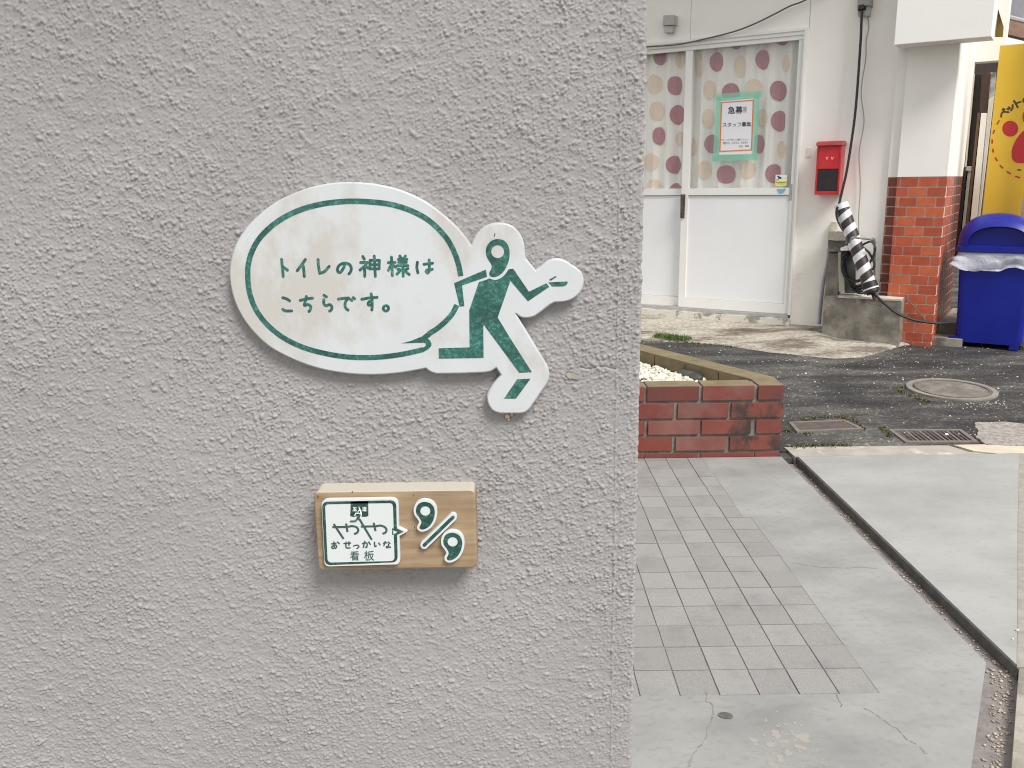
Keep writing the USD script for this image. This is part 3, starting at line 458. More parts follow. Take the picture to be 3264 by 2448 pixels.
TEXT = [  # one list of pen strokes for each written character
    [[(175, 100), (185, 190), (195, 300)], [(185, 182), (212, 200), (245, 225)]],
    [[(455, 100), (415, 158), (360, 230)], [(430, 175), (438, 240), (443, 297)]],
    [[(605, 100), (610, 180), (625, 262)], [(625, 262), (680, 240), (735, 180)]],
    [[(920, 150), (903, 200), (872, 245), (845, 250), (832, 220), (845, 180), (882, 150), (930, 143), (975, 160), (995, 200), (988, 240), (968, 268)]],
    [[(1130, 65), (1148, 95)], [(1105, 135), (1182, 135)], [(1182, 135), (1145, 182), (1098, 222)], [(1150, 180), (1153, 297)], [(1168, 182), (1190, 200)], [(1215, 112), (1212, 208)], [(1212, 208), (1322, 208)], [(1322, 208), (1325, 110)], [(1325, 110), (1215, 110)], [(1215, 160), (1320, 160)], [(1265, 60), (1270, 180), (1278, 297)]],
    [[(1467, 72), (1478, 288)], [(1430, 135), (1510, 135)], [(1470, 150), (1430, 225)], [(1480, 162), (1515, 190)], [(1565, 58), (1578, 80)], [(1632, 58), (1618, 80)], [(1548, 97), (1648, 97)], [(1552, 132), (1642, 132)], [(1535, 172), (1660, 172)], [(1600, 90), (1605, 295)], [(1545, 215), (1570, 225), (1533, 270)], [(1660, 205), (1625, 225)], [(1620, 232), (1675, 275)]],
    [[(1772, 132), (1765, 195), (1778, 255)], [(1850, 155), (1950, 143)], [(1910, 105), (1913, 170), (1910, 230), (1893, 257), (1874, 242), (1886, 222), (1918, 222), (1947, 214)]],
    [[(190, 548), (235, 562), (270, 585)], [(190, 685), (225, 703), (295, 702)]],
    [[(395, 580), (470, 562), (540, 553)], [(467, 535), (455, 590), (445, 638), (488, 628), (518, 650), (515, 685), (497, 710)]],
    [[(673, 520), (702, 537)], [(672, 570), (672, 618), (698, 642), (742, 630), (767, 655), (760, 690), (740, 705)]],
    [[(845, 565), (905, 555), (965, 552)], [(962, 553), (930, 592), (921, 640), (935, 675), (957, 693)], [(985, 568), (1000, 582)], [(1018, 547), (1034, 562)]],
    [[(1118, 567), (1200, 552), (1298, 543)], [(1228, 503), (1237, 560), (1241, 630), (1236, 692)], [(1240, 600), (1215, 590), (1194, 610), (1200, 636), (1228, 632)]],
    [[(1402 + 31 * math.cos(a), 673 + 31 * math.sin(a)) for a in np.linspace(0, 2 * np.pi, 13)]]]
for ch in TEXT: prt('character', unary_union([stroke(s, 33, sg5, T1) for s in ch]), s1, GRN, T1)
DK = mat('dark_speck', (.05, .045, .04), .7)
prt('nail', stroke([(776, 224), (772, 244)], 6, sg3, T1, False), s1, DK, T1)
q = sg3((880, 1603), .004)
solo('glue_drip', cat_([pebbles([(q[0] - .002, WY - .004, q[1]), (q[0] + .004, WY - .003, q[1] + .003), (q[0], WY - .003, q[1] - .005)], [.0042, .003, .0026], ICO1, rng, 1.)]), mat('old_glue', (.6, .48, .32), .6), 'small lump of tan glue under the foot of the speech bubble sign', 'glue', smooth=True)
q = sg3((1365, 1303), .003)
solo('dry_leaf_scrap', slab(fuzz2(affinity.rotate(affinity.scale(Point(0, 0).buffer(1, 8), .0095, .0042), -18), 4, .001, .004), np.array([q[0], WY, q[1]]), X3, Z3, .0012, .0028), mat('leaf_scrap', (.27, .25, .21), .8, (.36, .33, .29), 200), 'thin brown scrap stuck on the stucco right of the sign', 'leaf scrap')

# ------------------------------------------------------------------ the wooden plaque
PT = .038
def sp4(q, t=PT): return sg(q, t, 580 / 2212, 980, 1500)
(x0_, zt_), (x1_, zb_) = sp4((72, 268)), sp4((2066, 1190))
zt_ = (sp4((300, 262))[1] + sp4((1900, 236))[1]) / 2
pq = thing('wooden_plaque', 'small wooden block plaque with green and white panels below the big sign', 'plaque', ((x0_ + x1_) / 2, WY, zb_))
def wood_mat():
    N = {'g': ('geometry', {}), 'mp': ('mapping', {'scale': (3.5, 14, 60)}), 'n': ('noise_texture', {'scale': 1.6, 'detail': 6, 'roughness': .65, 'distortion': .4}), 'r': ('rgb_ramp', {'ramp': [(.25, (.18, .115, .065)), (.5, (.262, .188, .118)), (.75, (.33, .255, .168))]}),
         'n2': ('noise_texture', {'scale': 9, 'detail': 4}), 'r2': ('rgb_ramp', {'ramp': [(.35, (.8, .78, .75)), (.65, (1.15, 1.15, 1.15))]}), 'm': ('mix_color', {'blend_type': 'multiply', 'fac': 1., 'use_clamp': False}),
         'sx': ('separate_xyz', {}), 'mr': ('map_range', {'from_min': .45, 'from_max': .8}), 'w': ('mix_color', {'b': (.43, .405, .345)}), 'bu': ('bump', {'strength': .35, 'distance': .0008}), 'p': ('principled_bsdf', {'roughness': .6, 'specular_ior_level': .35})}  # upward faces paler: bleached wood plus brighter top light put into the colour
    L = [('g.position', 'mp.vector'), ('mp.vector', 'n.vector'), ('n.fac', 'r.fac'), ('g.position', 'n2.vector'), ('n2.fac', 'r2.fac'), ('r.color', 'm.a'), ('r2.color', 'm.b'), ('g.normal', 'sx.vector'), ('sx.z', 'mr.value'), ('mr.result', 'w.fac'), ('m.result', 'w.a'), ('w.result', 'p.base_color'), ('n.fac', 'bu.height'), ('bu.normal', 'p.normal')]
    return usdkit.material(stage, '/World/Looks/weathered_toplit_cedar', N, L, surface='p.BSDF')
rr = .009; pts = []
blk = sbox(x0_ + rr, zb_ + rr, x1_ - rr, zt_ - rr)
for (bx_, bz_) in ((x0_ + rr, zb_ + rr), (x1_ - rr, zb_ + rr), (x0_ + rr, zt_ - rr), (x1_ - rr, zt_ - rr)):
    for a in np.linspace(0, 2 * np.pi, 28, endpoint=False):
        for y_, r_ in ((WY - .0005, rr), (WY - PT + .003, rr), (WY - PT + .0009, rr - .0009), (WY - PT, rr - .003)): pts.append((bx_ + r_ * math.cos(a), y_, bz_ + r_ * math.sin(a)))
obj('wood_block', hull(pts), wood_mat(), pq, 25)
for (kx, ky, kr) in ((125, 315, 12), (1290, 300, 5), (545, 260, 6), (1300, 690, 7)): prt('dark_speck', stroke([(kx, ky - 8), (kx + 2, ky + 6)], kr * 1.6, sp4, PT, False), pq, mat('knot_brown', (.12, .07, .04), .8) if kx == 125 else MATS['knot_brown'], PT)
PF = PT + .0065
panel_o = cr([(172, 430), (178, 390), (215, 358), (270, 350)], n=5).tolist() + cr([(1000, 338), (1050, 342), (1090, 372), (1105, 425)], n=5).tolist() + [(1112, 692), (1213, 742), (1117, 795)] + cr([(1125, 1060), (1122, 1105), (1092, 1138), (1040, 1142)], n=5).tolist() + cr([(275, 1165), (235, 1158), (210, 1130), (205, 1090)], n=5).tolist()
pnl = obj('speech_panel', wall_slab(Polygon(mp(panel_o, sp4, PF)).buffer(0), PT - .0005, PF), WHT2, pq)
def rrect(tl, tr, br, bl, r):
    out = []
    P4 = [np.array(v, float) for v in (tl, tr, br, bl)]
    for i in range(4):
        p, a, b = P4[i], P4[i - 1], P4[(i + 1) % 4]; ua, ub = (a - p) / np.linalg.norm(a - p), (b - p) / np.linalg.norm(b - p)
        for t in np.linspace(0, 1, 7): out.append((1 - t) ** 2 * (p + ua * r) + 2 * t * (1 - t) * p + t * t * (p + ub * r))
    return out
oo = Polygon(rrect((176, 378), (1078, 360), (1098, 1112), (214, 1150), 75)).union(Polygon([(1060, 688), (1168, 742), (1062, 795)]))
ii = Polygon(rrect((213, 408), (1040, 392), (1060, 1098), (246, 1118), 50)).difference(Polygon([(1030, 700), (1062, 708), (1062, 776), (1030, 780)])).union(Polygon([(1040, 722), (1098, 744), (1046, 776)]))
def mpoly(P, fn, t):
    return unary_union([Polygon(mp(list(g.exterior.coords), fn, t), [mp(list(h.coords), fn, t) for h in g.interiors]).buffer(0) for g in polys(P)])
prt('frame_line', mpoly(oo.difference(ii), sp4, PF), pnl, GRN2, PF)
INK = mat('plaque_ink', (.025, .06, .055), .5, (.045, .10, .09), 500, 3)
noren = Polygon([(526, 378), (736, 372), (740, 460), (740, 550), (715, 560), (662, 560), (640, 556), (600, 552), (560, 562), (520, 552), (524, 470)])
PAPERW = mat('print_white', (.8, .82, .82), .5)
def glyph(ch, fn, cx_, cy_, size, t):
    out = []
    for rings in GLYPHS[ch]:
        R_ = [[fn((cx_ + (r[i] - 50) / 100 * size, cy_ - (r[i + 1] - 38) / 100 * size), t) for i in range(0, len(r), 2)] for r in rings]
        out.append(Polygon(R_[0], R_[1:]).buffer(0))
    return unary_union(out)
prt('curtain_mark', mpoly(noren, sp4, PF), pnl, GRN2, PF)
for ch, x_ in (('玉', 575), ('造', 693)): prt('character', glyph(ch, sp4, x_, 468, 56, PF + .0004), pnl, PAPERW, PF + .0004)
prt('running_mark', unary_union([stroke([(632, 500), (633, 500)], 42, sp4, PF, False), stroke([(575, 545), (590, 515), (625, 520)], 10, sp4, PF, False), stroke([(640, 520), (655, 550), (640, 575)], 10, sp4, PF, False), Polygon(mp([(624, 432), (652, 480), (665, 525), (655, 555), (640, 520), (628, 480)], sp4, PF))]), pnl, PAPERW, PF + .0004)
prt('running_mark', unary_union([stroke([(632, 500), (633, 500)], 24, sp4, PF, False), stroke([(635, 525), (612, 590)], 34, sp4, PF, False, True), stroke([(618, 560), (588, 610), (527, 614)], 17, sp4, PF, False)]), pnl, INK, PF + .0008)
PL = [([[(320, 648), (440, 830)], [(303, 686), (470, 684), (545, 674), (600, 690), (618, 725), (600, 757), (568, 770)], [(470, 643), (487, 745)]], 26, True), ([[(615, 560), (782, 840)], [(650, 680), (820, 676), (890, 668), (945, 690), (962, 725), (945, 755), (912, 766)], [(805, 633), (828, 735)]], 26, True),
      ([[(295, 890), (345, 884)], [(322, 866), (326, 938), (302, 942), (300, 920), (345, 905), (355, 925), (342, 944)], [(366, 868), (386, 886)]], 17, False), ([[(445, 886), (525, 880)], [(470, 870), (472, 935), (518, 938)], [(505, 865), (505, 908)]], 17, False), ([[(562, 915), (608, 905), (626, 925), (602, 946)]], 16, False),
      ([[(670, 886), (722, 880), (722, 928), (708, 930)], [(697, 860), (680, 932)], [(745, 868), (764, 895)]], 17, False), ([[(815, 870), (820, 920), (838, 914)], [(868, 880), (882, 902)]], 17, False), ([[(925, 882), (966, 876)], [(945, 862), (930, 912)], [(985, 868), (1003, 886)], [(985, 895), (986, 930), (965, 937), (963, 922), (1010, 932)]], 16, False)]
for ss, w, sm in PL: prt('character', unary_union([stroke(s, w, sp4, PF, True, sm) for s in ss]), pnl, INK, PF)
for ch, x_, y_, s_ in (('看', 575, 1035, 122), ('板', 750, 1032, 132)): prt('character', glyph(ch, sp4, x_, y_, s_, PF), pnl, INK, PF)
comma = Polygon(cr([(1430, 381), (1490, 396), (1533, 440), (1548, 500), (1540, 570), (1510, 640), (1460, 692), (1402, 715), (1368, 705), (1362, 685), (1380, 650), (1384, 615), (1360, 570), (1326, 522), (1321, 465), (1345, 412), (1385, 387)], True))
for dx, dy in ((0, 0), (332, 375)):
    cm = affinity.translate(comma, dx, dy); hl = affinity.translate(affinity.scale(Point(1433, 490).buffer(1), 61, 57), dx, dy)
    b_ = obj('comma_piece', wall_slab(mpoly(cm.buffer(29), sp4, PF), PT - .0005, PF), WHT2, pq)
    prt('comma_print', mpoly(cm.difference(hl), sp4, PF), b_, GRN2, PF)
sl = LineString([(1768, 568), (1420, 905)])
b_ = obj('slash_piece', wall_slab(mpoly(sl.buffer(48), sp4, PF), PT - .0005, PF), WHT2, pq); prt('slash_print', mpoly(sl.buffer(21), sp4, PF), b_, GRN2, PF)

# ------------------------------------------------------------------ the shop: a frame of its own (e along the wall, n out of it)
EN = np.array([-.538, -.843, 0]); EN /= np.linalg.norm(EN); EE = np.array([-EN[1], EN[0], 0]); EE = EE if EE[0] > 0 else -EE
O0 = EYE + ray(2506, 1010) * 5.8; O0 = np.array([O0[0], O0[1], 0])
def wp(px, off=0.0):
    P = at_plane(px[0], px[1], O0 + EN * off, EN); return np.array([np.dot(P - O0, EE), P[2]])
def w3(px, off=0.0): return at_plane(px[0], px[1], O0 + EN * off, EN)
def ue(u, off, z): return O0 + EE * u + EN * off + Z3 * z
def kk(ox, oy, s): return lambda x, y: (ox + x * s, oy + y * s)
k1, k2, k3, k4 = kk(2000, 0, .42194), kk(2500, 0, .42187), kk(2500, 500, .42187), kk(2000, 550, .36157)
z1, z2, z3, z4 = kk(3000, 0, .21103), kk(3000, 250, .33166), kk(2950, 650, .30134), kk(2580, 620, .25915)
def bs(shape, t0, t1): return slab(shape, O0, EE, Z3, t0, t1)
def bp(pts, off=0): return Polygon([tuple(wp(p, off)) for p in pts]).buffer(0)
def ub(u0, u1, t0, t1, za, zb): return bs(sbox(u0, za, u1, zb), t0, t1)
def bstroke(pts, w, off, sm=True): return LineString([tuple(wp(p, off)) for p in (cr(pts) if sm and len(pts) > 2 else pts)]).buffer(w / 2, 4)

PLAS = mat('white_plaster', (.85, .825, .775), .75, (.88, .86, .82), 2.5, 5, bump=.18, bscale=60, bdist=.003, spec=.3, c3=(.80, .77, .715), s3=1.3, lo3=.55, hi3=.8, f3=.5)
PLASD = mat('stained_plaster', (.83, .795, .73), .8, (.87, .845, .79), 4, 5, bump=.3, bscale=60, bdist=.004, spec=.3, c3=(.42, .37, .30), s3=5, lo3=.56, hi3=.75, f3=.8)
ALU = mat('white_aluminium', (.80, .795, .765), .4, (.83, .825, .80), 6, 3, bevel=.003)
PANL = mat('white_door_panel', (.80, .815, .825), .45, (.83, .84, .845), 3, 4, c3=(.66, .67, .68), s3=4, lo3=.62, hi3=.8, f3=.4)
GREYL = mat('grey_metal', (.34, .34, .32), .5, (.42, .42, .40), 30)
BLK = mat('black_cable', (.018, .018, .02), .5)
BROWN = mat('dark_brown_timber', (.035, .018, .014), .7, (.06, .032, .024), 20, 4, stretch=(1, 1, .2))
def glass_mat():
    N = {'t': ('transparent_bsdf', {'color': (.97, .98, .97)}), 'g': ('glossy_bsdf', {'roughness': .02, 'color': (1, 1, 1)}), 'f': ('fresnel', {'IOR': 1.45}), 'm': ('mix_closure', {}), 'ge': ('geometry', {}), 'iv': ('math', {'math_type': 'subtract', 'value1': 1.0}), 'mu': ('math', {'math_type': 'multiply'}), 'du': ('diffuse_bsdf', {'color': (.8, .8, .8)}), 'm2': ('mix_closure', {'fac': .05})}  # small white diffuse share painted in for sky haze reflected off the pane
    return usdkit.material(stage, '/World/Looks/window_glass', N, [('ge.backfacing', 'iv.value2'), ('iv.value', 'mu.value1'), ('f.fac', 'mu.value2'), ('mu.value', 'm.fac'), ('t.BSDF', 'm.closure1'), ('g.BSDF', 'm.closure2'), ('m.closure', 'm2.closure1'), ('du.BSDF', 'm2.closure2')], surface='m2.closure')
GLASS = glass_mat()

shop = thing('shop_building', 'white plastered shop with sliding glass door, brick-tiled pillar and boxy canopy', 'building', ue(0, 0, 0))
uR, zT = wp(k1(1357, 215)); zT = wp(k1(1357, 215))[1]
zS = float(np.mean([wp(k4(430, 1185))[1], wp(k4(1390, 1252))[1]]))           # sill
uFi = wp(k1(1330, 270))[0]                                                  # inside of the right jamb
uG1, uG0 = wp(k1(1285, 500))[0] , wp(k1(487, 600))[0]                        # glass of the right leaf
uM0 = wp(k1(434, 600))[0]                                                   # left side of the meeting stile
uL = uM0 - .80
zG1 = float(np.mean([wp(k1(490, 365))[1], wp(k1(1285, 300))[1]])); zR1, zR0 = wp(k1(800, 1421))[1], wp(k1(800, 1474))[1]
zP0 = float(np.mean([wp(k4(480, 1105))[1], wp(k4(1345, 1155))[1]]))
uW1 = wp(k2(842, 700))[0]                                                   # where plaster meets the tiled pillar
uP0, uP1 = wp(k2(855, 1330), .06)[0], wp(k2(1230, 1337), .06)[0]
zTile = float(np.mean([wp(k2(860, 1336), .06)[1], wp(k2(1230, 1336), .06)[1]]))
front = Polygon([(-6, -.1), (uW1, -.1), (uW1, 2.95), (-6, 2.95)]).difference(sbox(uL - .06, -.2, uR, zT))
for xj in (wp(k1(480, 100))[0], wp(k1(1380, 100))[0]): front = front.difference(sbox(xj - .0016, zT, xj + .0016, 3))
obj('wall', bs(front.intersection(sbox(-6, .62, 9, 3)), -.05, 0), PLAS, shop)
obj('wall_base', bs(front.intersection(sbox(-6, -.1, 9, .62)), -.05, .0002), PLASD, shop, label='plaster foot stained and mossy')
obj('wall_core', bs(front.buffer(.004), -.12, -.052), PLAS, shop)
# room behind the door so that the curtain hangs in the dark
room = mat('room_wall', (.35, .32, .28), .8)
obj('room', cat_([ub(-3.2, .4, -2.6, -2.55, -.1, 2.95), ub(-3.25, -3.2, -2.6, -.12, -.1, 2.95), ub(.4, .45, -2.6, -.13, -.1, 2.95), ub(-3.2, .4, -2.55, -.12, -.1, 0.02)]), room, shop)
obj('roof', ub(-6, .75, -3, .6, 2.96, 3.1), mat('eave_grey', (.42, .40, .37), .7, (.5, .48, .45), 5), shop)
# frame
fr = unary_union([sbox(uL - .06, zT - .035, uR, zT), sbox(uFi, zS, uR, zT), sbox(uL - .06, zS, uL - .02, zT)])
dfm = obj('door_frame', bs(fr, -.06, .012), ALU, shop)
obj('frame_lip', cat_([ub(uL - .06, uR - .004, -.02, .004, zT - .062, zT - .0352), ub(uL - .06, uR + .006, -.001, .020, zT - .012, zT + .006), ub(uR - .008, uR + .006, -.001, .020, zS, zT - .0125)]), ALU, dfm)
obj('sill_rail', cat_([ub(uL - .06, uR - .01, -.07, .018, zS - .022, zS - .003), ub(uL - .06, uR - .01, -.065, .004, zS - .003, zS + .004)]), GREYL, dfm)
DST = mat('crumbling_step', (.62, .59, .52), .85, (.70, .68, .62), 10, 5, bump=.7, bscale=90, bdist=.005, c3=(.30, .28, .24), s3=9, lo3=.53, hi3=.6)
# leaves
zLt = zT - .06
def leaf(u0, u1, ug0, ug1, t, lab):
    o = unary_union([sbox(u0, zS + .004, u1, zLt)]).difference(sbox(ug0, zR1, ug1, zG1)).difference(sbox(ug0, zP0, ug1, zR0))
    d = obj('sliding_door', bs(o, t - .03, t), ALU, shop, label=lab)
    obj('glass', ub(ug0 - .003, ug1 + .003, t - .018, t - .013, zR1 - .003, zG1 + .003), GLASS, d)
    obj('lower_panel', ub(ug0 - .002, ug1 + .002, t - .02, t - .010, zP0 - .002, zR0 + .002), PANL, d)
    obj('gasket', bs(sbox(ug0, zR0 - .004, ug1, zR0).union(sbox(ug0, zP0, ug1, zP0 + .0015)), t - .010, t - .006), mat('grey_gasket', (.3, .3, .28), .7) if 'grey_gasket' not in MATS else MATS['grey_gasket'], d)
    return d
dR = leaf(uM0, uFi - .004, uG0, uG1, 0, 'right sliding leaf with the poster')
dL = leaf(uL, uM0 + .02, uL + .06, uM0 - .012, -.036, 'left sliding leaf partly hidden by the stucco wall')
h0, h1 = wp(k4(484, 192), .012), wp(k4(478, 400), .012)
hp = Polygon([(h0[0] - .014, h0[1]), (h0[0] + .018, h0[1]), (h0[0] + .016, h1[1]), (h0[0] - .012, h1[1])])
obj('handle', cat_([bs(hp, .0005, .009), bs(affinity.scale(hp, .55, .95), .009, .02), bs(affinity.translate(affinity.scale(hp, .5, .12), 0, -.045), .02, .027)]), mat('bronze_handle', (.05, .042, .035), .45, (.11, .095, .08), 40, bevel=.003), dR)
obj('door_pull', bs(bp([k1(1226, 1390), k1(1246, 1390), k1(1241, 1514), k1(1217, 1514)]), -.002, .0012), GREYL, dR)
obj('door_step', bs(fuzz2(sbox(uL - 1.5, -.1, uR + .005, zS - .022), 5, .0035, .02), -.03, .035), DST, shop)

# pillar: upper plaster, tiles below
pil = obj('pillar', cat_([bs(sbox(uP0, zTile + .001, uP1, 2.95), -.85, .061), bs(sbox(uP0, -.1, uP1 - .008, zTile + .001), -.85, .052), bs(sbox(uW1, zTile + .001, uP0, 2.95), -.2, .03), bs(sbox(uW1, -.1, uP0, zTile + .001), -.2, .022)]), mat('tile_grout_and_plaster', (.80, .78, .74), .75, (.84, .82, .78), 3, 4, bump=.15, bscale=60, bdist=.002, spec=.3), shop)
GROUT = mat('tile_grout', (.62, .47, .41), .9, (.68, .54, .48), 60)
obj('grout', cat_([bs(sbox(uP0 + .0005, -.09, uP1 - .007, zTile), .05, .0545), bs(sbox(uW1, -.09, uP0, zTile), .02, .0245), bs(sbox(uP1 - .009, -.09, uP1 - .0035, zTile), -.84, .053)]), GROUT, pil)
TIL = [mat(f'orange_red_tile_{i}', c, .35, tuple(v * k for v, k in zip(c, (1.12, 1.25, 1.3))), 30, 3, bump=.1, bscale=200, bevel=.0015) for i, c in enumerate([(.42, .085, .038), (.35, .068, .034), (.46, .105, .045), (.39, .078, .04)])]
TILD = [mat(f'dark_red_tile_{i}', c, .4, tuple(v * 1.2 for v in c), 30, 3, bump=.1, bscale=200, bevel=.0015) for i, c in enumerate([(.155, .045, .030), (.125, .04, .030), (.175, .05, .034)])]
zb16 = wp(k3(1120, 1335), .06)[1]; RP = (zTile - zb16) / 16
GA = .0075
ja = [wp(k3(x, 150), .06)[0] for x in (880, 1018, 1162)]; jb = [wp(k3(x, 226), .06)[0] for x in (938, 1080)]
js = wp(k3(785, 226), .03)[0]
for r_ in range(19):
    zt = zTile - r_ * RP - GA / 2; zb = zt - RP + GA
    if zb < -.03: continue
    cut = [uP0] + (ja if r_ % 2 == 0 else jb) + [uP1]
    for a, b in zip(cut[:-1], cut[1:]):
        if b - a < .012: continue
        obj('tile', ub(a + (GA / 2 if a > uP0 else 0), b - (GA / 2 if b < uP1 else 0), .05, .0595 + jit(.0006), zb, zt), TIL[rng.integers(4)], pil)
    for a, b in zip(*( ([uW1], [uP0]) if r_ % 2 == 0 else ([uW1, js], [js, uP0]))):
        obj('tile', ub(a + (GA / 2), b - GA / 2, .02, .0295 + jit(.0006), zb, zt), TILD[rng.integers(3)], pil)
    n_ = 0; t = .049 - (r_ % 2) * .06
    while t > -.84:
        a = t; b = max(t - .115, -.845)
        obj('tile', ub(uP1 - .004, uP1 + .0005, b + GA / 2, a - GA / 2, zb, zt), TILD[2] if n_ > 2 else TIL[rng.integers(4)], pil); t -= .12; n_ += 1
# canopy box over the pillar
CO = .24
uc0, zc = wp(k2(830, 326), CO); uc1 = wp(z1(750, 575), CO)[0]; zc = (zc + wp(z1(740, 577), CO)[1]) / 2
obj('canopy', ub(uc0, uc1, .062, CO, zc, 2.955), mat('canopy_white', (.80, .79, .76), .6, (.82, .815, .79), 3, bump=.1, bscale=40, bdist=.002, bevel=.004), shop)
# alcove behind the pillar
AO = -.80
zl = float(np.mean([wp(z1(500, 935), AO)[1], wp(z1(850, 915), AO)[1]])); ufr = wp(z1(1000, 400), AO)[0]
hole_ = bp([z1(860, 135), z1(945, 410), z1(930, 560), z1(800, 560), z1(815, 420)], AO)
fas = sbox(uP1 - .002, zl, ufr, 2.95).difference(hole_)
obj('alcove_fascia', bs(fas, AO - .12, AO), PLAS, shop)
obj('fascia_niche', bs(hole_.buffer(.02), AO - .118, AO - .10), mat('yellow_niche', (.72, .55, .16), .6, (.66, .52, .2), 8), shop)
obj('alcove_roof', ub(uP1, ufr, AO - .12, .05, 2.94, 2.955), PLAS, shop)
flo = gz(3.2, 5.6)
obj('alcove_step', cat_([ub(uP1, uP1 + .9, AO - .2, -.25, -.1, .16), ub(uP1 + .001, uP1 + .16, -.25, -.02, -.1, .10)]), DIRTY, shop)
def ap(name, pts, m, t0=-.03, t1=0.0, lab=None): return obj(name, bs(bp(pts, AO), AO + t0, AO + t1), m, shop, label=lab)
DKD = mat('dark_doorway', (.012, .010, .012), .5)
ap('alcove_door', [z2(318, -40), z2(480, -40), z2(395, 560), z2(250, 1700), z2(150, 1700), z2(240, 840)], DKD, -.06, -.03, 'dark brown alcove door')
ap('door_jamb', [z2(300, -40), z2(322, -40), z2(243, 845), z2(230, 845)], mat('beige_jamb', (.56, .5, .42), .6), -.03, .006)
ap('timber_post', [z2(388, -40), z2(478, -40), z2(442, 331), z2(368, 331)], BROWN, -.03, .002)
ap('timber_strip', [z2(352, 331), z2(380, 331), z2(255, 1500), z2(228, 1500)], mat('brown_strip', (.10, .06, .035), .6, (.14, .09, .05), 30), -.03, .008)
ap('metal_post', [z2(386, 333), z2(441, 333), z2(330, 1500), z2(268, 1500)], ALU, -.03, .012)
ap('metal_post', [z2(458, 200), z2(505, 170), z2(350, 1500), z2(338, 1500), z2(400, 860)], mat('grey_white_metal', (.55, .54, .52), .5, (.66, .65, .62), 10), -.03, .004)
ap('pale_pane', [z2(474, -60), z2(525, -60), z2(505, 190), z2(455, 190)], mat('pale_pane', (.55, .56, .58), .3, (.16, .15, .15), 14, 3), -.03, -.01)
ap('latch', [z2(235, 843), z2(292, 843), z2(290, 890), z2(240, 886)], GREYL, .0, .03)
ap('rubber_post', [z2(205, 858), z2(252, 850), z2(185, 1500), z2(150, 1720), z2(112, 1720), z2(140, 1480)], DKD, -.03, .03)
ap('grey_strip', [z2(258, 885), z2(288, 890), z2(225, 1480), z2(198, 1480)], GREYL, -.03, .01)

# neighbouring house seen over the board
nb = thing('neighbour_house', 'dark timber eave and wall of the neighbouring house above the yellow board', 'building', ue(1.9, -3.2, 0))
def pd(px, d): return EYE + ray(*px) * d
a0, a1, b0, b1 = pd(z1(940, 265), 8.2), pd(z1(900, 490), 8.2), pd(z1(1700, 440), 10.5), pd(z1(1700, 690), 10.5)
th = np.array([.12, .2, 0])
obj('eave_beam', hull([a0, a1, b0, b1, a0 + th, a1 + th, b0 + th, b1 + th]), mat('brown_beam', (.17, .085, .05), .7, (.24, .125, .08), 8, 4, stretch=(1, 1, 3)), nb)
up_ = np.array([.02, .05, .035])
obj('eave_flashing', hull([a0 + [0, -.02, 0], b0 + [0, -.02, 0], a0 + [0, -.02, .03], b0 + [0, -.02, .03], a0 + [.1, .1, .03], b0 + [.1, .1, .03]]), GREYL, nb)
rf = np.array([.7, 1.2, .75])
obj('roof', hull([a0 + [-.3, .02, .032], b0 + [0, .02, .032], a0 + rf + [-.3, 0, 0], b0 + rf, a0 + [-.3, .05, .0], b0 + [0, .05, .0]]), mat('grey_roof', (.10, .10, .11), .6, (.15, .15, .16), 6, stretch=(6, 1, 1)), nb)
c0_, c1_ = pd(z1(880, 480), 8.45), pd(z1(1800, 700), 10.9)
wq = np.array([[c0_[0] - .4, c0_[1]], [c1_[0], c1_[1]]]); wd = wq[1] - wq[0]; wn = np.array([-wd[1], wd[0]]) / np.linalg.norm(wd) * .1
obj('wall', slab(Polygon([wq[0], wq[1], wq[1] + wn, wq[0] + wn]), np.zeros(3), X3, Y3, -.1, 2.45), BROWN, nb)

# ------------------------------------------------------------------ things on the shop front
# curtain
CU = -.085
CLO = mat('cream_curtain', (.86, .825, .79), .9, (.88, .85, .82), 5, 4, stretch=(3, 3, .6), bump=.3, bscale=40, bdist=.006, spec=.1)
def fold(u): return .024 * np.sin(2 * np.pi * u / .135 + 1.4 * np.sin(u * 7.3)) + .006 * np.sin(2 * np.pi * u / .052 + u * 9) + .008 * np.sin(u * 5)
uu, zz = np.linspace(uL - .02, uFi - .03, 260), np.linspace(zR1 - .25, zT - .05, 30)
UU, VV = np.meshgrid(uu, zz)
Pc = O0 + UU[..., None] * EE + VV[..., None] * Z3 + (CU + fold(UU) * (.8 + .2 * np.sin(VV * 3)))[..., None] * EN
cu = thing('curtain', 'cream curtain with burgundy and peach polka dots behind the sliding glass door', 'curtain', ue(-.5, CU, zR1))
obj('cloth', grid_mesh(Pc), CLO, cu, True)
BUR, PEA = mat('burgundy_dot', (.37, .095, .125), .9, (.41, .12, .15), 40, spec=.1), mat('peach_dot', (.76, .59, .46), .9, (.78, .63, .51), 30, spec=.1)
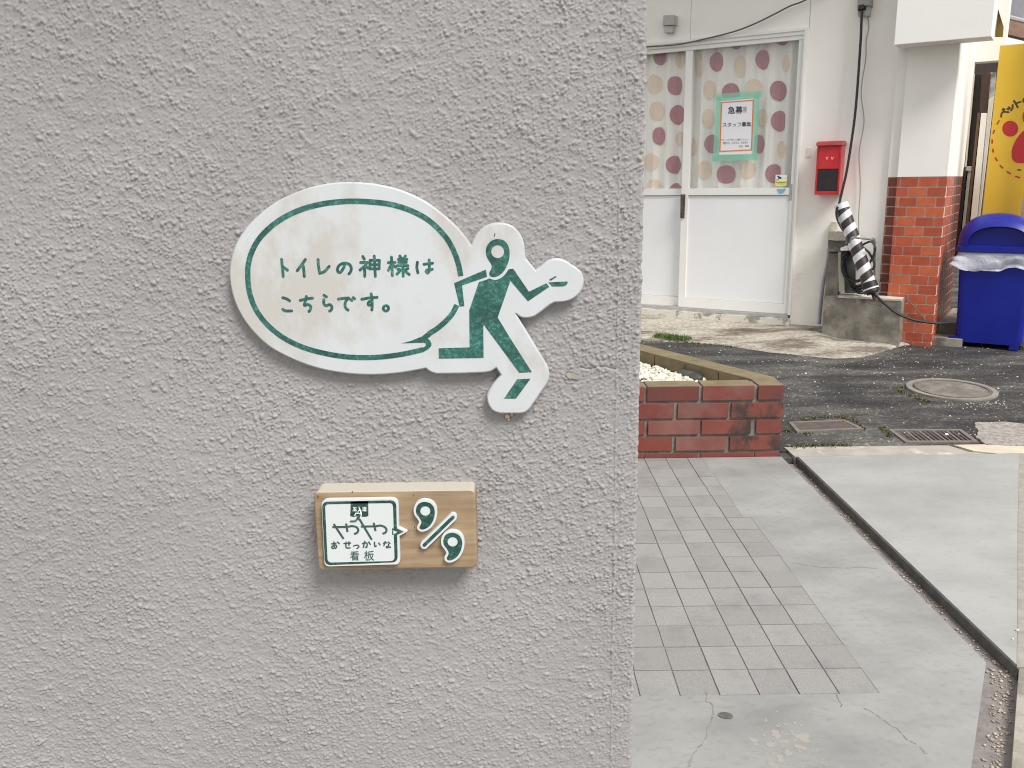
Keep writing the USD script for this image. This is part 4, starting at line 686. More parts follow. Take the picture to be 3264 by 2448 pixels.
def dot(m, cx_, cy_, rx, ry, cut=(None, None), fn=k1):
    a = np.linspace(0, 2 * np.pi, 28, endpoint=False); pts = [(cx_ + rx * math.cos(t), cy_ + ry * math.sin(t)) for t in a]
    pts = [(min(max(x, cut[0] if cut[0] else -1e9), cut[1] if cut[1] else 1e9), y) for x, y in pts]
    g = bp([fn(*p) for p in pts], CU)
    ms = trimesh.creation.extrude_polygon(g.buffer(0), .001)
    # fine enough to follow the folds
    V = ms.vertices; u0_, v0_, u1_, v1_ = g.bounds
    cells = []; N_ = max(4, int((u1_ - u0_) / .008))
    for i in range(N_):
        st = g.intersection(sbox(u0_ + (u1_ - u0_) * i / N_, v0_ - 1, u0_ + (u1_ - u0_) * (i + 1) / N_, v1_ + 1))
        for q in polys(st):
            e_ = trimesh.creation.extrude_polygon(q, .001); v = e_.vertices
            e_.vertices = O0 + v[:, :1] * EE + v[:, 1:2] * Z3 + (CU + fold(v[:, :1]) * (.8 + .2 * np.sin(v[:, 1:2] * 3)) + .0035 + v[:, 2:]) * EN; cells.append(e_)
    obj('printed_dot', cat_(cells), m, cu)
for a in [(675, 468, 55, 75, (None, 731)), (1022, 450, 55, 76, (None, None)), (1142, 686, 62, 77, (None, None)), (783, 705, 63, 78, (None, None)), (1148, 915, 60, 80, (None, 1192)), (640, 1088, 58, 72, (None, None)), (985, 1088, 56, 70, (None, None)), (746, 1318, 68, 70, (None, None)), (1108, 1312, 62, 72, (None, 1155)),
          (815, 325, 48, 45, (None, None)), (1165, 300, 50, 42, (None, None)), (250, 430, 45, 64, (None, 292)), (366, 648, 55, 72, (None, None)), (385, 868, 58, 76, (None, None)), (243, 1028, 44, 68, (None, None)), (358, 1245, 56, 68, (None, None)), (372, 1440, 50, 58, (None, None))]: dot(BUR, *a)
for a in [(548, 500, 40, 88, (None, None)), (622, 680, 42, 74, (None, None)), (955, 665, 62, 70, (None, None)), (852, 500, 48, 82, (None, None)), (612, 895, 40, 76, (None, None)), (585, 1285, 45, 72, (None, None)), (905, 1280, 60, 70, (None, None)), (1195, 480, 34, 66, (None, None)), (205, 638, 62, 75, (None, None)), (225, 840, 55, 72, (None, 280)), (180, 1225, 60, 70, (None, None)), (205, 1410, 55, 55, (None, None)), (1020, 890, 45, 70, (None, None)), (490, 1110, 40, 66, (None, None)), (405, 455, 40, 66, (None, None)), (1165, 1130, 40, 66, (None, None)), (400, 1050, 38, 62, (None, None)), (1000, 1500, 60, 60, (None, None))]: dot(PEA, *a)

# poster and its green tape
PO = -.0128
po = thing('help_wanted_poster', 'white recruitment poster with orange border taped to the door glass', 'poster', w3(k1(830, 1180), PO))
c4 = [k1(703, 742), k1(970, 722), k1(955, 1168), k1(688, 1168)]
obj('paper', bs(bp(c4, PO), PO, PO + .0005), mat('poster_paper', (.80, .80, .84), .6), po)
BO = [k1(705, 772), k1(957, 752), k1(943, 1138), k1(692, 1150)]; BI = [k1(717, 780), k1(946, 763), k1(932, 1128), k1(704, 1139)]
obj('border', bs(bp(BO, PO).difference(bp(BI, PO)), PO + .0005, PO + .0009), mat('orange_print', (.75, .24, .085), .6), po)
def tape_mat():
    N = {'t': ('transparent_bsdf', {'color': (.86, .98, .93)}), 'd': ('principled_bsdf', {'base_color': (.42, .78, .64), 'roughness': .4}), 'm': ('mix_closure', {'fac': .33})}
    return usdkit.material(stage, '/World/Looks/green_tape', N, [('t.BSDF', 'm.closure1'), ('d.BSDF', 'm.closure2')], surface='m.closure')
TAPE = tape_mat()
for i, q in enumerate([[k1(668, 712), k1(1020, 684), k1(1018, 738), k1(666, 768)], [k1(640, 1170), k1(985, 1160), k1(984, 1208), k1(638, 1220)], [k1(674, 730), k1(708, 735), k1(692, 1215), k1(645, 1215)], [k1(958, 695), k1(1002, 692), k1(975, 1205), k1(940, 1200)]]):
    obj('tape', bs(bp(q, PO), PO + .0011 + .0004 * i, PO + .0013 + .0004 * i), TAPE, po)
BLKI = mat('black_print', (.03, .03, .035), .6); GRYI = mat('grey_print', (.16, .16, .18), .6)
def line(txt, xa, ya, xb, yb, size, m, tt=PO + .0005):
    n_ = len(txt)
    for i, ch in enumerate(txt):
        t = (i + .5) / n_
        if ch == ' ': continue
        if ch == '!':
            fn = lambda q, t_: tuple(wp(k1(*q), PO)); x, y = xa + (xb - xa) * t, ya + (yb - ya) * t; g = unary_union([LineString([fn((x, y - size * .4), 0), fn((x, y + size * .15), 0)]).buffer(.003), Point(fn((x, y + size * .38), 0)).buffer(.0036)])
        else: g = glyph(ch, lambda q, t_: tuple(wp(k1(*q), PO)), xa + (xb - xa) * t, ya + (yb - ya) * t, size, 0)
        obj('character', bs(g, tt, tt + .0004), m, po)
line('急募', 758, 835, 872, 829, 58, BLKI); line('!!', 874, 829, 902, 827, 46, BLKI)
line('スタッフ募集', 716, 944, 936, 938, 38, BLKI)
line('詳しくは下記にご連絡ください。', 710, 1057, 930, 1053, 16, GRYI); line('☎080-2990-8989', 724, 1081, 916, 1077, 22, GRYI); line('担当 福島', 842, 1105, 918, 1102, 17, GRYI)

st_ = thing('camera_sticker', 'small white and yellow security camera sticker at the corner of the door glass', 'sticker', w3(k1(1160, 1400), PO))
obj('sticker_top', bs(bp([k1(1120, 1320), k1(1206, 1322), k1(1203, 1367), k1(1118, 1365)], PO), PO, PO + .0005), MATS['poster_paper'], st_)
obj('sticker_base', bs(bp([k1(1118, 1365), k1(1203, 1367), k1(1200, 1406), k1(1115, 1405)], PO), PO, PO + .0005), mat('yellow_print', (.78, .74, .10), .5), st_)
obj('camera_icon', bs(unary_union([bp([k1(1131, 1328), k1(1137, 1327), k1(1166, 1342), k1(1162, 1353), k1(1150, 1352), k1(1133, 1337)], PO), bstroke([k1(1142, 1346), k1(1140, 1358), k1(1124, 1360)], .004, PO, False)]), PO + .0005, PO + .0009), BLKI, st_)
obj('print_line', bs(unary_union([bstroke([k1(1126, 1377), k1(1192, 1379)], .006, PO, False), bstroke([k1(1140, 1389), k1(1180, 1390)], .003, PO, False)]), PO + .0005, PO + .0009), mat('olive_print', (.35, .31, .05), .6), st_)
obj('print_line', bs(bstroke([k1(1176, 1345), k1(1200, 1346)], .008, PO, False), PO + .0005, PO + .0009), mat('pale_yellow_print', (.75, .72, .35), .6), st_)
solo('blue_tape_scrap', bs(fuzz2(bp([k1(1125, 1428), k1(1196, 1424), k1(1192, 1440), k1(1180, 1456), k1(1160, 1464), k1(1140, 1460), k1(1133, 1442)]), 3, .0012, .006), .0002, .0012), mat('blue_tape', (.18, .42, .58), .6, (.24, .48, .62), 80), 'torn scrap of light blue tape on the door rail under the sticker', 'tape')

# mailbox
RED = mat('red_painted_metal', (.52, .018, .026), .35, (.56, .03, .035), 8, 3, coat=.3, bevel=.003)
MO = .10
ma, mb, mc, md = [wp(k2(*q), MO) for q in ((244, 1104), (430, 1097), (415, 1470), (232, 1473))]
mu0, mu1, mz1, mz0 = (ma[0] + md[0]) / 2, (mb[0] + mc[0]) / 2, (ma[1] + mb[1]) / 2, (mc[1] + md[1]) / 2
mbx = thing('mailbox', 'red metal wall mailbox with dark lower window right of the sliding door', 'mailbox', ue(mu0, 0, mz0))
obj('body', cat_([ub(mu0, mu1, .004, MO - .012, mz0, mz1), bs(sbox(mu0, mz0, mu1, mz1).difference(sbox(mu0 + .010, mz0 + .022, mu1 - .010, mz1 - .004)), MO - .012, MO)]), RED, mbx)
obj('lid', cat_([bs(sbox(mu0 - .005, mz1 + .001, mu1 + .006, mz1 + .02), .004, MO + .012), bs(sbox(mu0 - .003, mz1 + .02, mu1 + .004, mz1 + .027), .01, MO - .006)]), mat('red_lid', (.46, .05, .055), .45, (.50, .10, .10), 10, bevel=.004), mbx)
zw = wp(k2(330, 1278), MO)[1]
obj('door_flap', ub(mu0 + .011, mu1 - .011, MO - .014, MO - .002, zw + .002, mz1 - .005), RED, mbx)
obj('window', ub(mu0 + .011, mu1 - .011, MO - .014, MO - .005, mz0 + .024, zw - .001), mat('smoked_plastic', (.022, .018, .025), .3, (.035, .03, .035), 20), mbx)
for x_ in (322, 362):
    p = wp(k2(x_, 1196), MO)
    obj('emblem', bs(unary_union([LineString([p + [-.006, .007], p + [0, -.006]]).buffer(.0022), LineString([p + [.006, .007], p + [0, -.006]]).buffer(.0022), Point(p + [0, -.007]).buffer(.0025)]), MO - .002, MO - .0008), mat('pink_print', (.75, .42, .42), .5) if 'pink_print' not in MATS else MATS['pink_print'], mbx)
solo('switch_plate', bs(bp([k2(172, 1118), k2(204, 1116), k2(202, 1184), k2(170, 1186)]), .0003, .006), mat('ivory_plate', (.72, .69, .64), .5, bevel=.002), 'pale ivory plate on the plaster just left of the mailbox', 'wall plate')

# lamp, junction box, wires
lb = thing('wall_light', 'small grey boxed sensor light on the wall above the door', 'wall light', w3(k1(308, 185)))
obj('housing', bs(bp([k1(272, 116), k1(353, 113), k1(352, 186), k1(266, 192)], .06), .001, .06), mat('grey_light_box', (.40, .39, .36), .5, (.46, .45, .42), 20, bevel=.004), lb)
q0 = bp([k1(266, 190), k1(351, 185), k1(347, 252), k1(275, 256)], .04)
obj('lens', bs(q0.buffer(-.006), .001, .045), mat('light_lens', (.56, .53, .46), .3, (.44, .42, .36), 30, bevel=.006), lb)
jb_ = thing('junction_box', 'grey electrical junction box high on the wall with a black cable', 'junction box', w3(k2(598, 60)))
obj('box', bs(bp([k2(556, -60), k2(655, -60), k2(652, 40), k2(552, 42)], .07), .001, .07), mat('junction_grey', (.27, .26, .25), .55, (.31, .3, .29), 20, bevel=.004), jb_)
obj('lower_box', bs(bp([k2(550, 44), k2(650, 40), k2(640, 116), k2(556, 122)], .05), .001, .05), GREYL, jb_)
obj('gland', tube([w3(k2(587, 45), .055), w3(k2(586, 75), .06)], .022, 10), DKD, jb_)
solo('power_cable', tube([w3(k2(*p), o) for p, o in zip(cr([(586, 60), (584, 130), (577, 300), (557, 600), (536, 850), (506, 1080), (470, 1300), (440, 1430), (413, 1545)]), np.linspace(.06, .13, 65))], .008, 8), BLK, 'thick black cable hanging from the junction box to the striped tube', 'cable', smooth=40)
solo('thin_wire', tube([w3(k2(*p), .02) for p in cr([(600, 112), (628, 100), (637, 210), (620, 300), (614, 450), (581, 690), (602, 920), (566, 1150), (575, 1400), (562, 1640), (566, 1800), (576, 2020)])], .0032, 6), mat('grey_wire', (.34, .33, .30), .6), 'thin grey wire hanging wavily down the plaster beside the pillar', 'wire', smooth=40)
solo('overhead_wire', tube([w3(k1(*p), .035) for p in cr([(60, 365), (170, 352), (360, 340), (560, 300), (800, 240), (960, 180), (1100, 112), (1230, 45), (1345, 0), (1700, -180)])], .005, 6), mat('old_wire', (.12, .105, .085), .7), 'thin drooping wire crossing the wall above the sliding door', 'wire', smooth=40)

# broken concrete plinth with pipe, plank, striped tube
def rough_box(u0, u1, t0, t1, za, zb, seed, amp=.009, size=.022):
    m = ub(u0, u1, t0, t1, za, zb)
    m = m.subdivide_to_size(size, 12); m.merge_vertices()
    v = m.vertices; off = np.stack([meshkit.fbm(v * 14 + seed * 7.3 + k * 31) - .5 for k in range(3)], 1); m.vertices = v + off * amp * 1.6; return m
def zz4(y, x, o): return wp(z4(x, y), o)[1]
pb = thing('concrete_plinth', 'broken grey concrete plinth at the foot of the wall between door and pillar', 'plinth', w3(z4(600, 1600), .1))
BO_ = .17
bu0, bu1 = wp(z4(170, 1400), BO_)[0], wp(z4(1130, 1400), BO_)[0]
bzt = float(np.mean([zz4(1262, 400, BO_), zz4(1300, 1100, BO_)]))
obj('lower_block', rough_box(bu0, bu1, 0, BO_, -.08, bzt, 1), DIRTY if False else mat('mossy_concrete', (.155, .138, .113), .9, (.29, .268, .232), 9, 6, bump=.7, bscale=110, bdist=.004, c3=(.115, .105, .083), s3=7, lo3=.5, hi3=.62, f3=.8), pb, 35)
MC = MATS['mossy_concrete']
obj('block_top', rough_box(wp(z4(350, 1250), BO_)[0], bu1 - .004, .06, BO_ + .004, bzt - .004, bzt + .008, 6, .006, .015), mat('pale_broken_edge', (.55, .51, .44), .9, (.40, .37, .32), 30, 5, bump=.6, bscale=120, bdist=.003), pb, 35)
obj('column', rough_box(wp(z4(205, 1000), .09)[0], wp(z4(365, 1000), .09)[0], 0, .09, bzt - .02, zz4(720, 300, .09), 2), MC, pb, 35)
obj('ledge', rough_box(wp(z4(222, 620), .12)[0], wp(z4(440, 620), .12)[0], 0, .12, zz4(700, 300, .12), zz4(560, 300, .12), 3, .008), MC, pb, 35)
obj('ledge_cap', rough_box(wp(z4(228, 500), .11)[0], wp(z4(470, 500), .11)[0], 0, .13, zz4(565, 300, .12), zz4(455, 330, .12), 4, .012), mat('pale_rubble', (.46, .42, .35), .9, (.56, .52, .45), 14, 5, bump=.6, bscale=100, bdist=.004), pb, 35)
obj('rubble', rough_box(wp(z4(255, 430), .03)[0], wp(z4(330, 430), .03)[0], 0, .03, zz4(470, 300, .03), zz4(345, 300, .03), 8, .014), MATS['pale_rubble'], pb, 35)
solo('pipe_strip', tube([w3(z4(*p), .05) for p in cr([(238, 700), (230, 800), (205, 930), (170, 1080), (150, 1250), (135, 1400), (118, 1590)])], .0115, 10), mat('blue_grey_pipe', (.34, .34, .38), .6, (.24, .25, .30), 18, 4), 'blue-grey weathered pipe running down the left side of the plinth', 'pipe', smooth=40)
ft = w3(z4(455, 665), .17)
solo('pipe_fitting', cat_([tube([w3(z4(400, 672), .15), w3(z4(448, 664), .17)], .013, 12), tube([w3(z4(440, 664), .17), w3(z4(496, 655), .18)], .017, 12)]), mat('white_pvc', (.8, .8, .8), .35), 'white plastic pipe fitting between the concrete ledge and the striped tube', 'pipe fitting', smooth=40)
solo('plank', bs(bp([z4(352, 705), z4(432, 700), z4(430, 1188), z4(362, 1192)], .115), .095, .115), mat('pale_green_plank', (.42, .41, .33), .8, (.52, .51, .42), 20, 4, stretch=(1, 1, .2), c3=(.3, .34, .26), s3=8, lo3=.5, hi3=.65), 'narrow pale greenish plank standing on the plinth', 'plank')
solo('backing_plate', bs(bp([z4(430, 700), z4(560, 700), z4(560, 1215), z4(432, 1210)], .09), .055, .09), mat('dark_green_plate', (.10, .12, .10), .7, (.16, .18, .15), 14), 'dark green plate standing behind the striped tube', 'plate')
tA, tB = w3(z4(392, 128), .17), w3(z4(748, 1135), .235)
ax = tB - tA; TL = np.linalg.norm(ax); ax /= TL
ta = np.cross(ax, EN); ta /= np.linalg.norm(ta); tb_ = np.cross(ax, ta); TR = .0405
tu = thing('striped_tube', 'leaning black and silver striped tube lamp on the plinth beside the pillar', 'tube lamp', tB)
obj('tube', tube([tA, tA + ax * .002, tA + ax * TL * .5, tB - ax * .002, tB], [TR - .002, TR, TR, TR, TR - .002], 32), mat('brown_black_band', (.040, .030, .030), .35), tu, 40)
SILV = mat('silver_band', (.58, .60, .62), .35, (.64, .66, .68), 12, metal=.15)
pitch = TL / 6.15; nb_ = 7
for k in range(-1, nb_):
    th_ = np.linspace(0, 2 * np.pi, 40); rows_ = []
    for w in np.linspace(0, 1, 5):
        s_ = (k - .07 + w * .47) * pitch + th_ / (2 * np.pi) * pitch
        s_ = np.clip(s_, 0, TL - .001)
        sg_ = 1
        rows_.append(tA + s_[:, None] * ax + (TR + .0006) * (np.cos(sg_ * th_)[:, None] * ta + np.sin(sg_ * th_)[:, None] * tb_))
    m_ = grid_mesh(np.array(rows_)); 
    if m_.area > 1e-5:
        m_.update_faces(m_.area_faces > 1e-9); m_.remove_unreferenced_vertices(); obj('stripe', m_, SILV, tu, True)
obj('end_cap', tube([tA - ax * .004, tA + ax * .03], [TR + .002, TR + .002], 28), SILV, tu, 40)
obj('base_cap', cat_([tube([tB - ax * .03, tB + ax * .035], TR + .005, 28), tube([tB + ax * .035, tB + ax * .045], TR - .008, 20), tube([tB + ax * .045, tB + ax * .085], .010, 10)]), DKD, tu, 40)
obj('base_ring', tube([tB + ax * .008, tB + ax * .017], TR + .0062, 28), SILV, tu, 40)
lp = []
for i in range(9):
    cx_, cy_ = 585 + rng.normal(0, 12), 900 + rng.normal(0, 18); rx, ry = 140 + rng.normal(0, 14), 300 + rng.normal(0, 20) - (i % 3) * 35; a = np.linspace(0, 2 * np.pi, 40); ph = rng.uniform(0, 6)
    tl = -.30; o = .105 + .006 * i
    xx = rx * np.cos(a); yy = ry * np.sin(a); X_ = cx_ + xx * math.cos(tl) - yy * math.sin(tl) * .9 - 20; Y_ = cy_ + xx * math.sin(tl) + yy * math.cos(tl)
    lp.append(tube([w3(z4(x, min(y, 1225)), o + .015 * math.sin(3 * t + ph)) for x, y, t in zip(X_, Y_, a)], .0065, 6, False))
lp.append(tube([w3(z4(*p), .2) for p in cr([(655, 620), (700, 595), (750, 580), (795, 605), (808, 680), (775, 780), (730, 860), (690, 930)])], .007, 6))
lp.append(tube([w3(z4(*p), .19) for p in cr([(660, 650), (720, 700), (760, 760), (800, 850), (780, 930)])], .007, 6))
lp.append(tube([w3(z4(*p), .215) for p in cr([(345, 150), (330, 220), (345, 310), (385, 395), (420, 450)])], .0065, 6))
solo('cable_coil', cat_(lp), BLK, 'messy coil of black cable behind the striped tube', 'cable coil', smooth=40)
solo('wire_bracket', cat_([tube([w3(z4(*p), .27) for p in cr([(500, 600), (512, 548), (545, 530), (650, 540), (780, 552)])], .006, 8), tube([w3(z4(*p), o) for p, o in zip([(780, 552), (800, 600), (805, 760), (800, 1000)], (.27, .24, .1, .03))], .007, 8), tube([w3(z4(780, 545), .272), w3(z4(800, 605), .255)], .013, 10)]), mat('green_grey_metal', (.13, .15, .14), .5, (.3, .31, .29), 40), 'bent grey wire bracket hooked round the striped tube', 'bracket', smooth=40)
solo('ground_cable', tube([w3(k3(*p), o) for p, o in zip(cr([(676, 1030), (715, 1070), (770, 1118), (850, 1180), (950, 1222), (1020, 1240), (1100, 1252), (1180, 1258), (1290, 1248)]), np.linspace(.25, .12, 65))], .0085, 8), BLK, 'black cable running from the striped tube across the pillar to the blue bin', 'cable', smooth=40)
solo('stray_wire', tube([w3(k3(*p), .075) for p in cr([(925, 1070), (960, 1110), (1000, 1155), (1030, 1190), (1065, 1232)])], .003, 6), MATS['old_wire'], 'thin brown wire slanting down the tiled pillar above the black cable', 'wire', smooth=40)

# yellow board and the post by it
YO = -.40
yb = thing('yellow_board', 'tall yellow signboard with red paw print behind the blue bin', 'signboard', w3(z2(650, 1300), YO))
yu0, yzt = wp(z1(880, 690), YO)
yu0 = (yu0 + wp(z2(400, 1300), YO)[0]) / 2
YEL = mat('yellow_paint', (.70, .45, .03), .45, (.74, .48, .045), 4, 3, bevel=.003)
obj('panel', ub(yu0, yu0 + .62, YO - .025, YO, .16, yzt), YEL, yb)
REDP, BRNP = mat('red_print', (.48, .022, .03), .5), mat('dark_brown_print', (.07, .045, .02), .6)
yp = lambda q: tuple(wp(z2(*q), YO))
def yprt(name, sh, m): obj(name, bs(sh, YO + .0002, YO + .0008), m, yb)
def ell(cx_, cy_, rx, ry, rot=0, fn=z2):
    a = np.linspace(0, 2 * np.pi, 40, endpoint=False); c, s = math.cos(rot), math.sin(rot)
    return Polygon([yp((cx_ + rx * math.cos(t) * c - ry * math.sin(t) * s, cy_ + rx * math.cos(t) * s + ry * math.sin(t) * c)) for t in a])
yprt('paw_toe', ell(664, 483, 77, 77), REDP); yprt('paw_toe', ell(848, 370, 68, 82), REDP)
pad = Polygon([yp(p) for p in cr([(797, 500), (750, 545), (705, 615), (677, 700), (684, 775), (720, 808), (775, 815), (850, 805), (930, 812), (985, 800), (1010, 760), (1000, 690), (965, 610), (915, 540), (860, 500)], True)])
yprt('paw_pad', pad, REDP)
yprt('paw_toe', ell(1030, 380, 68, 82), REDP)
for a, b in [((560, 402), (535, 443)), ((513, 492), (500, 532)), ((490, 585), (490, 626)), ((495, 675), (502, 713)), ((518, 758), (540, 795)), ((563, 834), (595, 864)), ((630, 893), (668, 918)), ((710, 938), (758, 955)), ((800, 962), (845, 962)), ((890, 955), (935, 940))]:
    yprt('dash', LineString([yp(a), yp(b)]).buffer(.0045, cap_style=2), REDP)
for ss in [[[(578, 368), (578, 345), (590, 325)], [(590, 325), (612, 322), (648, 324)], [(592, 296), (603, 293), (607, 303), (597, 306), (592, 296)]], [[(637, 290), (645, 300)], [(652, 276), (661, 290)], [(686, 255), (686, 285), (672, 308)]], [[(700, 215), (718, 245), (735, 278)], [(722, 240), (742, 232), (762, 226)]], [[(800, 190), (790, 205), (793, 222), (808, 225), (818, 205), (812, 188), (828, 190), (836, 205), (826, 228)]]]:
    yprt('character', unary_union([LineString([yp(q) for q in (cr(s) if len(s) > 2 else s)]).buffer(.0052) for s in ss]), BRNP)
yprt('character', LineString([yp((738, 877)), yp((764, 880))]).buffer(.004), BRNP)
PO2 = -.34
gp0, gp1 = wp(z2(792, 1030), PO2), wp(z2(768, 1330), PO2)
solo('grey_post', tube([ue((gp0[0] + gp1[0]) / 2 + .03, PO2, z) for z in (0, .5, 1.4, 2.6)], .03, 16), mat('grey_post_paint', (.42, .40, .38), .5, (.48, .46, .44), 10), 'grey round post in front of the yellow board beside the bin', 'post', smooth=40)

# blue bin
BL = at_g(*z3(262, 1497)); BRt = at_g(*z3(935, 1563))
bo = float(np.dot(BL - O0, EN)); bu0_ = float(np.dot(BL - O0, EE)); bgz = float(BL[2])
bu1_ = wp(z3(935, 1563), bo)[0]
tl = wp(z3(345, 690), bo); zrim = float(np.mean([wp(z3(325, 490), bo)[1], wp(z3(1040, 520), bo)[1]]))
wB = bu1_ - bu0_; wT = 2 * ((bu0_ + bu1_) / 2 - tl[0]); ubc = (bu0_ + bu1_) / 2; DB, DT = wB * .82, wT * .82
wB, wT = .352, .398; ubc = tl[0] + wT / 2; DB, DT = .29, .325
print('bin', bo, wB, wT, bgz, zrim)
BLUE = mat('blue_plastic', (.004, .0105, .20), .42, (.006, .0145, .235), 6, 3, spec=.35, bump=.06, bscale=300, bdist=.0005)
bn = thing('trash_bin', 'blue plastic bin with domed swing lid standing before the yellow board', 'bin', ue(ubc, bo - DB / 2, bgz))
def ring_rr(w, d, r, n=5):
    return np.array(affinity.translate(sbox(-w / 2 + r, -d / 2 + r, w / 2 - r, d / 2 - r).buffer(r, n), 0, 0).exterior.coords)[:-1]
def loft(levels, cap0=True, cap1=True):
    R_ = [np.array([ue(ubc + u, bo - DB / 2 + o, z) for u, o in ring]) for ring, z in levels]; n_ = len(R_[0]); V = np.vstack(R_); f = []
    for i in range(len(R_) - 1):
        for j in range(n_):
            a, b = i * n_ + j, i * n_ + (j + 1) % n_; f += [[a, b, b + n_], [a, b + n_, a + n_]]
    k = len(V)
    if cap0: V = np.vstack([V, R_[0].mean(0)]); f += [[k, (j + 1) % n_, j] for j in range(n_)]; k += 1
    if cap1: V = np.vstack([V, R_[-1].mean(0)]); L_ = (len(R_) - 1) * n_; f += [[k, L_ + j, L_ + (j + 1) % n_] for j in range(n_)]
    m = trimesh.Trimesh(V, f, process=False); return m
hb = zrim - bgz
lerp = lambda t: (wB + (wT - wB) * t, DB + (DT - DB) * t)
lv = [(ring_rr(*lerp(t), .035), bgz + .028 + (hb - .028) * t) for t in (0, .02, .3, .6, 1)]
bd_ = loft(lv)
feet = cat_([hull([ue(ubc + s * (wB / 2 - .012 + a), bo - DB / 2 + q * (DB / 2 - .012) + b, z) for a in (-.05, .0) for b in (-.03, .01) for z in (bgz, bgz + .06)] if s > 0 else [ue(ubc + s * (wB / 2 - .012 - a) , bo - DB / 2 + q * (DB / 2 - .012) + b, z) for a in (-.05, .0) for b in (-.03, .01) for z in (bgz, bgz + .06)]) for s in (-1, 1) for q in (-1, 1)])
obj('body', bd_, BLUE, bn, 35)
obj('feet', feet, BLUE, bn)
obj('lid_rim', loft([(ring_rr(wT + .035, DT + .035, .045), zrim - .004), (ring_rr(wT + .042, DT + .042, .045), zrim), (ring_rr(wT + .040, DT + .040, .045), zrim + .030), (ring_rr(wT + .02, DT + .02, .045), zrim + .036)]), BLUE, bn, 35)
# dome: barrel across the depth, bulging in the middle, arched flap at the front
HD = .185
th_ = np.linspace(0, np.pi, 33); dd = np.linspace(-1, 1, 25); rowsD = []
for d in dd:
    k = (1 - abs(d) ** 3.5 * .30); hh = HD * (1 - .28 * abs(d) ** 3); ww = (wT * .5 + .004) * (1 - .05 * abs(d) ** 4)
    c, s = np.cos(th_), np.sin(th_)
    rowsD.append([ue(ubc - .022 * (1 - d * d) - ww * np.sign(cc) * abs(cc) ** .86, bo - DB / 2 + d * (DT / 2 - .01) , zrim + .033 + hh * abs(ss) ** .8) for cc, ss in zip(c, s)])
dome_m = grid_mesh(np.array(rowsD)[:, ::-1])
ends = []
for r_ in (rowsD[0], rowsD[-1]):
    ctr = (np.array(r_[0]) + np.array(r_[-1])) / 2; V = np.vstack([[ctr], r_]); ends.append(trimesh.Trimesh(V, [[0, i, i + 1] for i in range(1, len(r_))], process=False))
obj('lid_dome', dome_m, BLUE, bn, True)
obj('lid_back', ends[0], BLUE, bn)
fm = bo - DB / 2 + DT / 2 - .01
hf, wf = HD * .80, (wT * .5 + .004) * .95
arch = lambda s_, h_: Polygon([(ubc - wf * s_ * np.sign(math.cos(t)) * abs(math.cos(t)) ** .86, zrim + .033 + hf * h_ * math.sin(t) ** .8 if 0 < t < np.pi else zrim + .033) for t in np.linspace(0, np.pi, 41)])
def arch_pts(s_, h_, off): return [ue(ubc - wf * s_ * np.sign(math.cos(t)) * abs(math.cos(t)) ** .86, off, zrim + .033 + (hf * h_ * math.sin(t) ** .8 if 1e-6 < t < np.pi - 1e-6 else 0)) for t in np.linspace(0, np.pi, 41)]
obj('lid_arch', grid_mesh(np.array([arch_pts(1.0, 1.0, fm - .001), arch_pts(.98, .97, fm + .012), arch_pts(.84, .78, fm + .036), arch_pts(.82, .75, fm + .030), arch_pts(.82, .75, fm - .012)])[::-1]), BLUE, bn, 40)
obj('swing_flap', bs(arch(.835, .77), fm - .012, fm + .010), mat('blue_flap', (.0055, .0105, .175), .4, spec=.35), bn)
obj('hinge', tube([ue(ubc + wT * .5 - .01, bo - DB / 2, zrim + .12), ue(ubc + wT * .5 + .03, bo - DB / 2, zrim + .12)], .03, 16), BLUE, bn, 40)
# bag folded over the rim
a_n = 120; bag = []
rgb = np.random.default_rng(5)
wob = [gaussian_filter(rgb.normal(0, 1, a_n), s_, mode='wrap') for s_ in (1.2, 1.5, 2.5, 3, 4)]; wob = [w / w.std() for w in wob]
base_r = ring_rr(1, 1, .12, 8); tt_ = np.linspace(0, len(base_r), a_n, endpoint=False).astype(int) % len(base_r)
pk = np.array(LineString(np.vstack([ring_rr(wT, DT, .04), ring_rr(wT, DT, .04)[:1]]).tolist()).segmentize(.001).coords)
idx = np.linspace(0, len(pk) - 1, a_n, endpoint=False).astype(int); rb = pk[idx]; nr = rb / np.linalg.norm(rb, axis=1, keepdims=True)
levels = []
for k, (z_, o_, am) in enumerate([(.0, .004, .0), (-.013, .012, .004), (-.032, .018, .008), (-.052, .019, .011), (-.074, .021, .012), (-.094, .020, .011), (-.11, .016, .009)]):
    w = (wob[k % 5] * .6 + wob[(k + 2) % 5] * .4) * am; fl = .05 * max(0, k - 2) / 4 * np.exp(-((np.arange(a_n) - np.argmin(rb[:, 0] - rb[:, 1])) / 5.) ** 2)
    zz_ = zrim + z_ + (wob[3] * .012 + wob[0] * .004) * (k / 6); q = rb + nr * (o_ + w + fl)[:, None]
    levels.append(np.array([ue(ubc + u, bo - DB / 2 + o, z) for (u, o), z in zip(q, zz_)]))
BG = np.array([np.vstack([l, l[:1]]) for l in levels])
